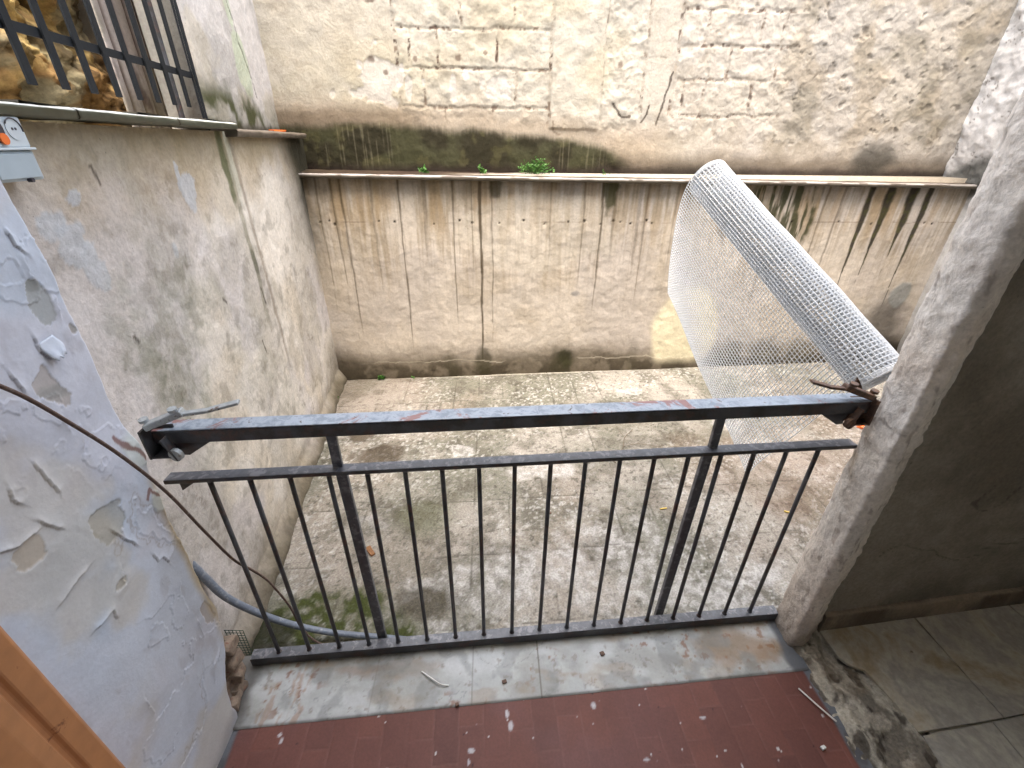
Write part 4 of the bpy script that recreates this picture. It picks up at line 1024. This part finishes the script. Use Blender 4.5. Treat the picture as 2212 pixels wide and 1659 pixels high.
# local frame: +x away from wall, y along the wall
m = MB(); m.box((.028, .012, .0265), (.052, .112, .050), None, .004); m.build('socket_housing', M_BOXL, bx)
m = MB(); m.box((.028, .012, -.0265), (.050, .112, .050), None, .004); m.build('lower_housing', M_BOXG, bx)
m = MB(); m.box((.030, .012, .0005), (.058, .116, .004), None, .001); m.build('divider', M_BOXL, bx)
m = MB(); m.box((.0545, .012, -.027), (.004, .092, .040), None, .0015); cv = m.build('cover_flap', M_BOXG, bx)
m = MB(); m.cyl((.052, .028, -.050), (.060, .028, -.050), .004, seg=14); m.build('latch_knob', M_DARKP, cv)
m = MB(); m.cyl((.0535, .043, .031), (.0555, .043, .031), .0165, seg=32); sk = m.build('socket_face', M_BOXL, bx)
m = MB()
pts_ = [(.0562, .043 + .0175 * math.cos(t), .031 + .0175 * math.sin(t)) for t in np.linspace(-.2, 2.6, 20)]
m.tube(pts_, .0011, 6); m.build('socket_rim', M_DARKP, sk, True)
m = MB(); m.cyl((.0552, .039, .032), (.0562, .039, .032), .0022, seg=12); m.cyl((.0552, .046, .032), (.0562, .046, .032), .0022, seg=12); m.build('socket_hole', M_DARKP, sk)
m = MB(); m.cyl((.0535, .004, .030), (.0555, .004, .030), .019, seg=32); sw = m.build('switch_plate', M_DARKP, bx)
for v in sw.data.vertices: v.co.z = .030 + (v.co.z - .030) * 1.1; v.co.y = .004 + (v.co.y - .004) * .85
m = MB(); m.cyl((.0553, .010, .016), (.0585, .010, .016), .009, seg=24); m.build('switch_button', M_ORANGEP, sw)

# ================================================================== CABLE, HOSE, GREEN GRID
c_pts = [(-.70, .40, 1.34), (-.705, .52, 1.255), (-.71, .60, 1.17), (-.715, .665, 1.06), (-.722, .725, .945), (-.728, .785, .80), (-.724, .83, .63), (-.716, .87, .48), (-.702, .90, .40), (-.69, .93, .31), (-.665, .945, .17), (-.655, .95, .05), (-.625, .95, -.03), (-.57, .95, -.08)]
m = MB(); m.tube(catmull(c_pts, 8), .0034, 8); tag(m.build('cable', M_CABLE, None, True), 'thin brown cable hanging past the peeling wall and behind the balusters', 'cable')
h_pts = [(-.93, .95, .42), (-.90, .955, .32), (-.87, .96, .215), (-.828, .975, .125), (-.76, .99, .035), (-.68, 1.0, -.03), (-.58, 1.0, -.068), (-.46, .99, -.078), (-.34, .975, -.078), (-.22, .96, -.076), (-.08, .945, -.074)]
m = MB(); m.tube(catmull(h_pts, 8), lambda t: .0125 - .003 * t, 12); tag(m.build('hose', M_HOSE, None, True), 'blue-grey rubber hose lying on the ground behind the bottom rail', 'hose')
m = MB()
for k in range(7):
    m.cyl((-.915 + k * .010, .945 + .002 * k, .055 - k * .004), (-.900 + k * .010, .935, -.09), .0012, seg=6)
for k in range(12):
    t = k / 11; m.cyl((-.915 + .015 * t, .945 - .01 * t, .055 - .145 * t), (-.855 + .015 * t, .957 - .02 * t, .03 - .12 * t), .0012, seg=6)
tag(m.build('plastic_grid', M_GREENNET), 'scrap of dark green plastic grid at the foot of the left wall', 'grid')

# ================================================================== WHITE MESH ROLL
D = Vector((1.095, 1.055, .925)); A0 = Vector((.815, 1.79, 1.392))
B = Vector((.845, 2.03, .875)); Cc = Vector((1.015, 1.33, .345))
ax = (A0 - D).normalized(); L = (A0 - D).length
side = ax.cross(Vector((0, 0, 1))).normalized()
if side.x > 0: side = -side
upn = side.cross(ax).normalized()
if upn.z < 0: upn = -upn
cell = .0128
R1, R0 = .071, .061
turns = 3.0
# profile list: angle on the roll (inner end first), then the hanging part
prof = []
sarc = 0; th = 0
tot = turns * 2 * math.pi
while th < tot:
    r = R0 + (R1 - R0) * th / tot
    prof.append(('r', th - tot, r)); th += cell / r
nroll = len(prof)
nh = int(.56 / cell)
rows = int(L / cell) + 1
verts = []; faces = []
for i in range(rows + 1):
    s = i / rows
    c = D + (A0 - D) * s
    e = Cc + (B - Cc) * s
    p0 = c + side * R1
    d0 = -upn
    p1 = p0 + d0 * .13 + side * .01; p2 = e + (p0 - e) * .38 + side * (.055 + .02 * math.sin(s * 5)) 
    for kind, ang, r in prof:
        a_ = -ang        # winding over the top towards the left side
        jit = .0008 * math.sin(i * .35) + .001 * math.sin(i * .11 + ang * .5)
        verts.append(c + (side * math.cos(a_) + upn * math.sin(a_)) * (r + jit))
    for k in range(1, nh + 1):
        t = k / nh
        p = p0 * (1 - t) ** 3 + p1 * 3 * t * (1 - t) ** 2 + p2 * 3 * t * t * (1 - t) + e * t ** 3
        p = p + side * (.006 * math.sin(s * 9 + t * 3) * t) + ax * (.004 * math.sin(t * 8 + 1))
        verts.append(p)
W_ = nroll + nh
for i in range(rows):
    for k in range(W_ - 1):
        faces.append((i * W_ + k, i * W_ + k + 1, (i + 1) * W_ + k + 1, (i + 1) * W_ + k))

rf = [f for n_, f in enumerate(faces) if (n_ % (W_ - 1)) < nroll - 1]; hf = [f for n_, f in enumerate(faces) if (n_ % (W_ - 1)) >= nroll - 1]
me = bpy.data.meshes.new('rolled_mesh'); me.from_pydata([tuple(v) for v in verts], [], rf); me.update()
bm_ = bmesh.new(); bm_.from_mesh(me); bmesh.ops.delete(bm_, geom=[v for v in bm_.verts if not v.link_faces], context='VERTS'); bm_.to_mesh(me); bm_.free()
me2 = bpy.data.meshes.new('loose_sheet'); me2.from_pydata([tuple(v) for v in verts], [], hf); me2.update()
bm_ = bmesh.new(); bm_.from_mesh(me2); bmesh.ops.delete(bm_, geom=[v for v in bm_.verts if not v.link_faces], context='VERTS'); bm_.to_mesh(me2); bm_.free()
net = link_mesh('rolled_mesh', me, M_NET, None, False)
net2 = link_mesh('loose_sheet', me2, M_NET, None, False)
wm = net2.modifiers.new('wire', 'WIREFRAME'); wm.thickness = .0040; wm.use_even_offset = False; wm.use_boundary = True; wm.use_replace = True
wm = net.modifiers.new('wire', 'WIREFRAME'); wm.thickness = .0056; wm.use_even_offset = False; wm.use_boundary = True; wm.use_replace = True
# selvage tapes on both ends of the roll and the free edges
root = empty('mesh_roll', tuple(D)); tag(root, 'partly unrolled roll of white plastic mesh leaning beside the right pier', 'mesh roll')
net2.parent = root; net2.matrix_parent_inverse = Matrix.Translation(-D)
net.parent = root; net.matrix_parent_inverse = Matrix.Translation(-D)
def band(iA, iB, k0, k1, name):
    fv = []; ff = []
    idx = {}
    for i in range(iA, iB + 1):
        for k in range(k0, k1 + 1):
            idx[(i, k)] = len(fv); fv.append(tuple(verts[i * W_ + k]))
    for i in range(iA, iB):
        for k in range(k0, k1): ff.append((idx[(i, k)], idx[(i, k + 1)], idx[(i + 1, k + 1)], idx[(i + 1, k)]))
    b_ = bpy.data.meshes.new(name); b_.from_pydata(fv, [], ff); b_.update()
    o = link_mesh(name, b_, M_NET, root, True); o.matrix_parent_inverse = Matrix.Translation(-D)
    sm = o.modifiers.new('t', 'SOLIDIFY'); sm.thickness = .0022; sm.offset = 0
band(0, 1, 0, nroll - 1, 'selvage'); band(rows - 1, rows, 0, nroll - 1, 'selvage')

# ================================================================== PLANTS AND LITTER
def weed(name, loc, r, h, n, label, leafs=.012, seed=0, group=None):
    rnd = random.Random(seed); e = empty(name, loc); tag(e, label, 'plant', group)
    st = MB(); lf = MB()
    for i in range(n):
        a = rnd.uniform(0, 6.283); rr = r * math.sqrt(rnd.random()); hh = h * (1 - .6 * (rr / r) ** 2) * rnd.uniform(.4, 1.0)
        tip = Vector((rr * math.cos(a), rr * .55 * math.sin(a) - r * .15, hh))
        base = Vector((rr * .2 * math.cos(a), 0, 0))
        mid = (base + tip) / 2 + Vector((0, 0, hh * .2))
        st.tube([base, mid, tip], .0009, 4)
        for q in range(rnd.randint(4, 7)):
            t = rnd.uniform(.35, 1.05); p = base.lerp(mid, t * 2) if t < .5 else mid.lerp(tip, (t - .5) * 2)
            d = Vector((rnd.gauss(0, 1), rnd.gauss(-.4, 1), rnd.gauss(.2, .7))).normalized()
            w = d.cross(Vector((rnd.gauss(0, 1), rnd.gauss(0, 1), rnd.gauss(0, 1)))).normalized()
            L_ = leafs * rnd.uniform(.7, 1.3)
            n_ = d.cross(w) * L_ * .2
            v = [p, p + d * L_ * .45 + w * L_ * .38 + n_, p + d * L_, p + d * L_ * .45 - w * L_ * .38 + n_]
            lf.bm.faces.new([lf.bm.verts.new(x) for x in v])
    st.build('stem', M_LEAF, e); 
    lf.build('leaves', M_LEAF, e)
    return e
gz = lambda x: ledge_z(x) - .002
weed('weed', (.30, yb(.30, .10), gz(.3)), .125, .12, 75, 'largest leafy green weed growing on the back ledge', .014, 1, 'weeds')
weed('weed', (-.42, yb(-.42, .08), gz(-.42)), .03, .055, 8, 'leftmost small weed on the back ledge', .02, 2, 'weeds')
weed('weed', (-.05, yb(-.05, .08), gz(0)), .035, .06, 9, 'small weed on the back ledge just left of the largest one', .018, 3, 'weeds')
weed('weed', (.76, yb(.76, .08), gz(.76)), .045, .05, 5, 'sparse thin weed on the back ledge right of the largest one', .010, 4, 'weeds')
weed('weed', (-.83, 3.02, zf(-.83, 3.0) + .002), .03, .05, 8, 'little green weed at the foot of the streaked wall', .02, 5, 'weeds')
weed('weed', (-.60, 3.03, zf(-.6, 3.0) + .002), .02, .02, 3, 'tiny weed sprout right of the one at the streaked wall foot', .012, 6, 'weeds')
weed('weed', (-1.08, 2.72, zf(-1.1, 2.7) + .004), .015, .03, 4, 'tiny weed at the foot of the left wall near the corner', .014, 7, 'weeds')

def chip(name, loc, d, rz, mat, label, cat, tilt=0.0, rough=.0, group=None):
    m = MB(); m.box((0, 0, d[2] / 2), d, None, min(d) * .2)
    if rough: m.rough(rough, 60, 1, rz)
    o = m.build(name, mat); o.location = loc; o.rotation_euler = (tilt, 0, rz); tag(o, label, cat, group); return o
def F(x, y, dz=.002): return (x, y, zf(x, y) + dz)
chip('wood_chip', F(-.544, 1.386), (.055, .022, .010), -.9, M_WOOD, 'brown wood chip on the concrete beside the left post', 'wood chip', .05, .003)
chip('cigarette_butt', F(1.436, 1.535), (.026, .007, .007), -.4, M_BUTT, 'yellow cigarette butt on the concrete near the right pier', 'cigarette butt')
chip('cigarette_butt', F(.84, 1.585), (.036, .006, .005), .15, M_BUTT, 'pale yellow stub on the concrete in front of the right post', 'cigarette butt')
chip('dry_leaf', F(.27, 1.581), (.022, .02, .006), .5, M_BROWNC, 'dark dry leaf in the middle of the courtyard floor', 'leaf', 0, .004)
chip('dry_leaf', F(1.02, 1.66), (.018, .012, .004), .9, M_BROWNC, 'small dark leaf on the floor behind the right balusters', 'leaf', 0, .003)
chip('orange_scrap', F(2.36, 2.23), (.07, .05, .02), .5, M_ORANGEP, 'orange plastic scrap on the floor next to the right pier', 'plastic scrap', 0, .01)
chip('orange_scrap', (xl(2.82, -.02), 2.82, 1.535), (.03, .11, .008), -.2, M_ORANGEP, 'orange plastic scrap on the end of the left sill', 'plastic scrap', 0, .004)
chip('brown_crumb', (.03, .775, .001), (.014, .011, .004), .3, M_BROWNC, 'reddish brown crumb in the middle of the marble threshold', 'crumb', 0, .002)
chip('brown_crumb', (-.115, .715, .001), (.010, .010, .005), .3, M_BROWNC, 'dark crumb on the front edge of the marble threshold', 'crumb', 0, .002)
chip('brown_crumb', (.36, .85, .001), (.013, .013, .005), .3, M_BROWNC, 'dark crumb on the right half of the marble threshold', 'crumb', 0, .003)
chip('brown_crumb', (-.36, .52, -.003), (.010, .010, .006), .3, M_BROWNC, 'dark crumb on the red tiles at the bottom', 'crumb', 0, .002)
m = MB(); m.tube(catmull([(-.235, .815, .003), (-.20, .79, .009), (-.17, .772, .008), (-.145, .77, .003)], 6), .0022, 6)
tag(m.build('white_strip', M_WHITEC, None, True), 'bent white plastic strip lying on the marble threshold', 'plastic strip')
m = MB(); m.tube(catmull([(.955, .72, .002), (.985, .66, .008), (1.01, .625, .006)], 6), .0024, 6)
tag(m.build('white_strip', M_WHITEC, None, True), 'white plastic strip at the right edge of the red tiles', 'plastic strip')
chip('white_pebble', (.93, .565, -.002), (.012, .010, .008), .3, M_WHITEC, 'white pebble on the red tiles near the mortar edge', 'pebble', 0, .003)
m = MB()
m.tube(catmull([F(.70, 2.0, .004), F(.76, 2.06, .015), F(.80, 2.16, .02), F(.88, 2.26, .01)], 5), .0022, 5)
m.tube([F(.77, 2.08, .015), F(.86, 2.10, .02), F(.97, 2.08, .01)], .0015, 5); m.tube([F(.80, 2.16, .02), F(.78, 2.28, .02)], .0013, 5)
m.tube([F(.70, 2.0, .004), F(.66, 1.97, .02), F(.69, 1.94, .01)], .003, 5); m.tube([F(.86, 2.10, .02), F(.93, 2.17, .012)], .001, 5)
tag(m.build('twig', M_TWIG, None, True), 'dry branching twig on the floor behind the handrail', 'twig')
m = MB()
m.tube([(.80, 1.02, .895), (.84, 1.01, .885), (.885, .99, .90)], .003, 6); m.tube([(.845, 1.01, .887), (.852, 1.005, .86)], .003, 6)
tag(m.build('dry_stalk', M_WOOD, None, True), 'forked dry stalk poking out below the handrail near the right latch', 'stalk')
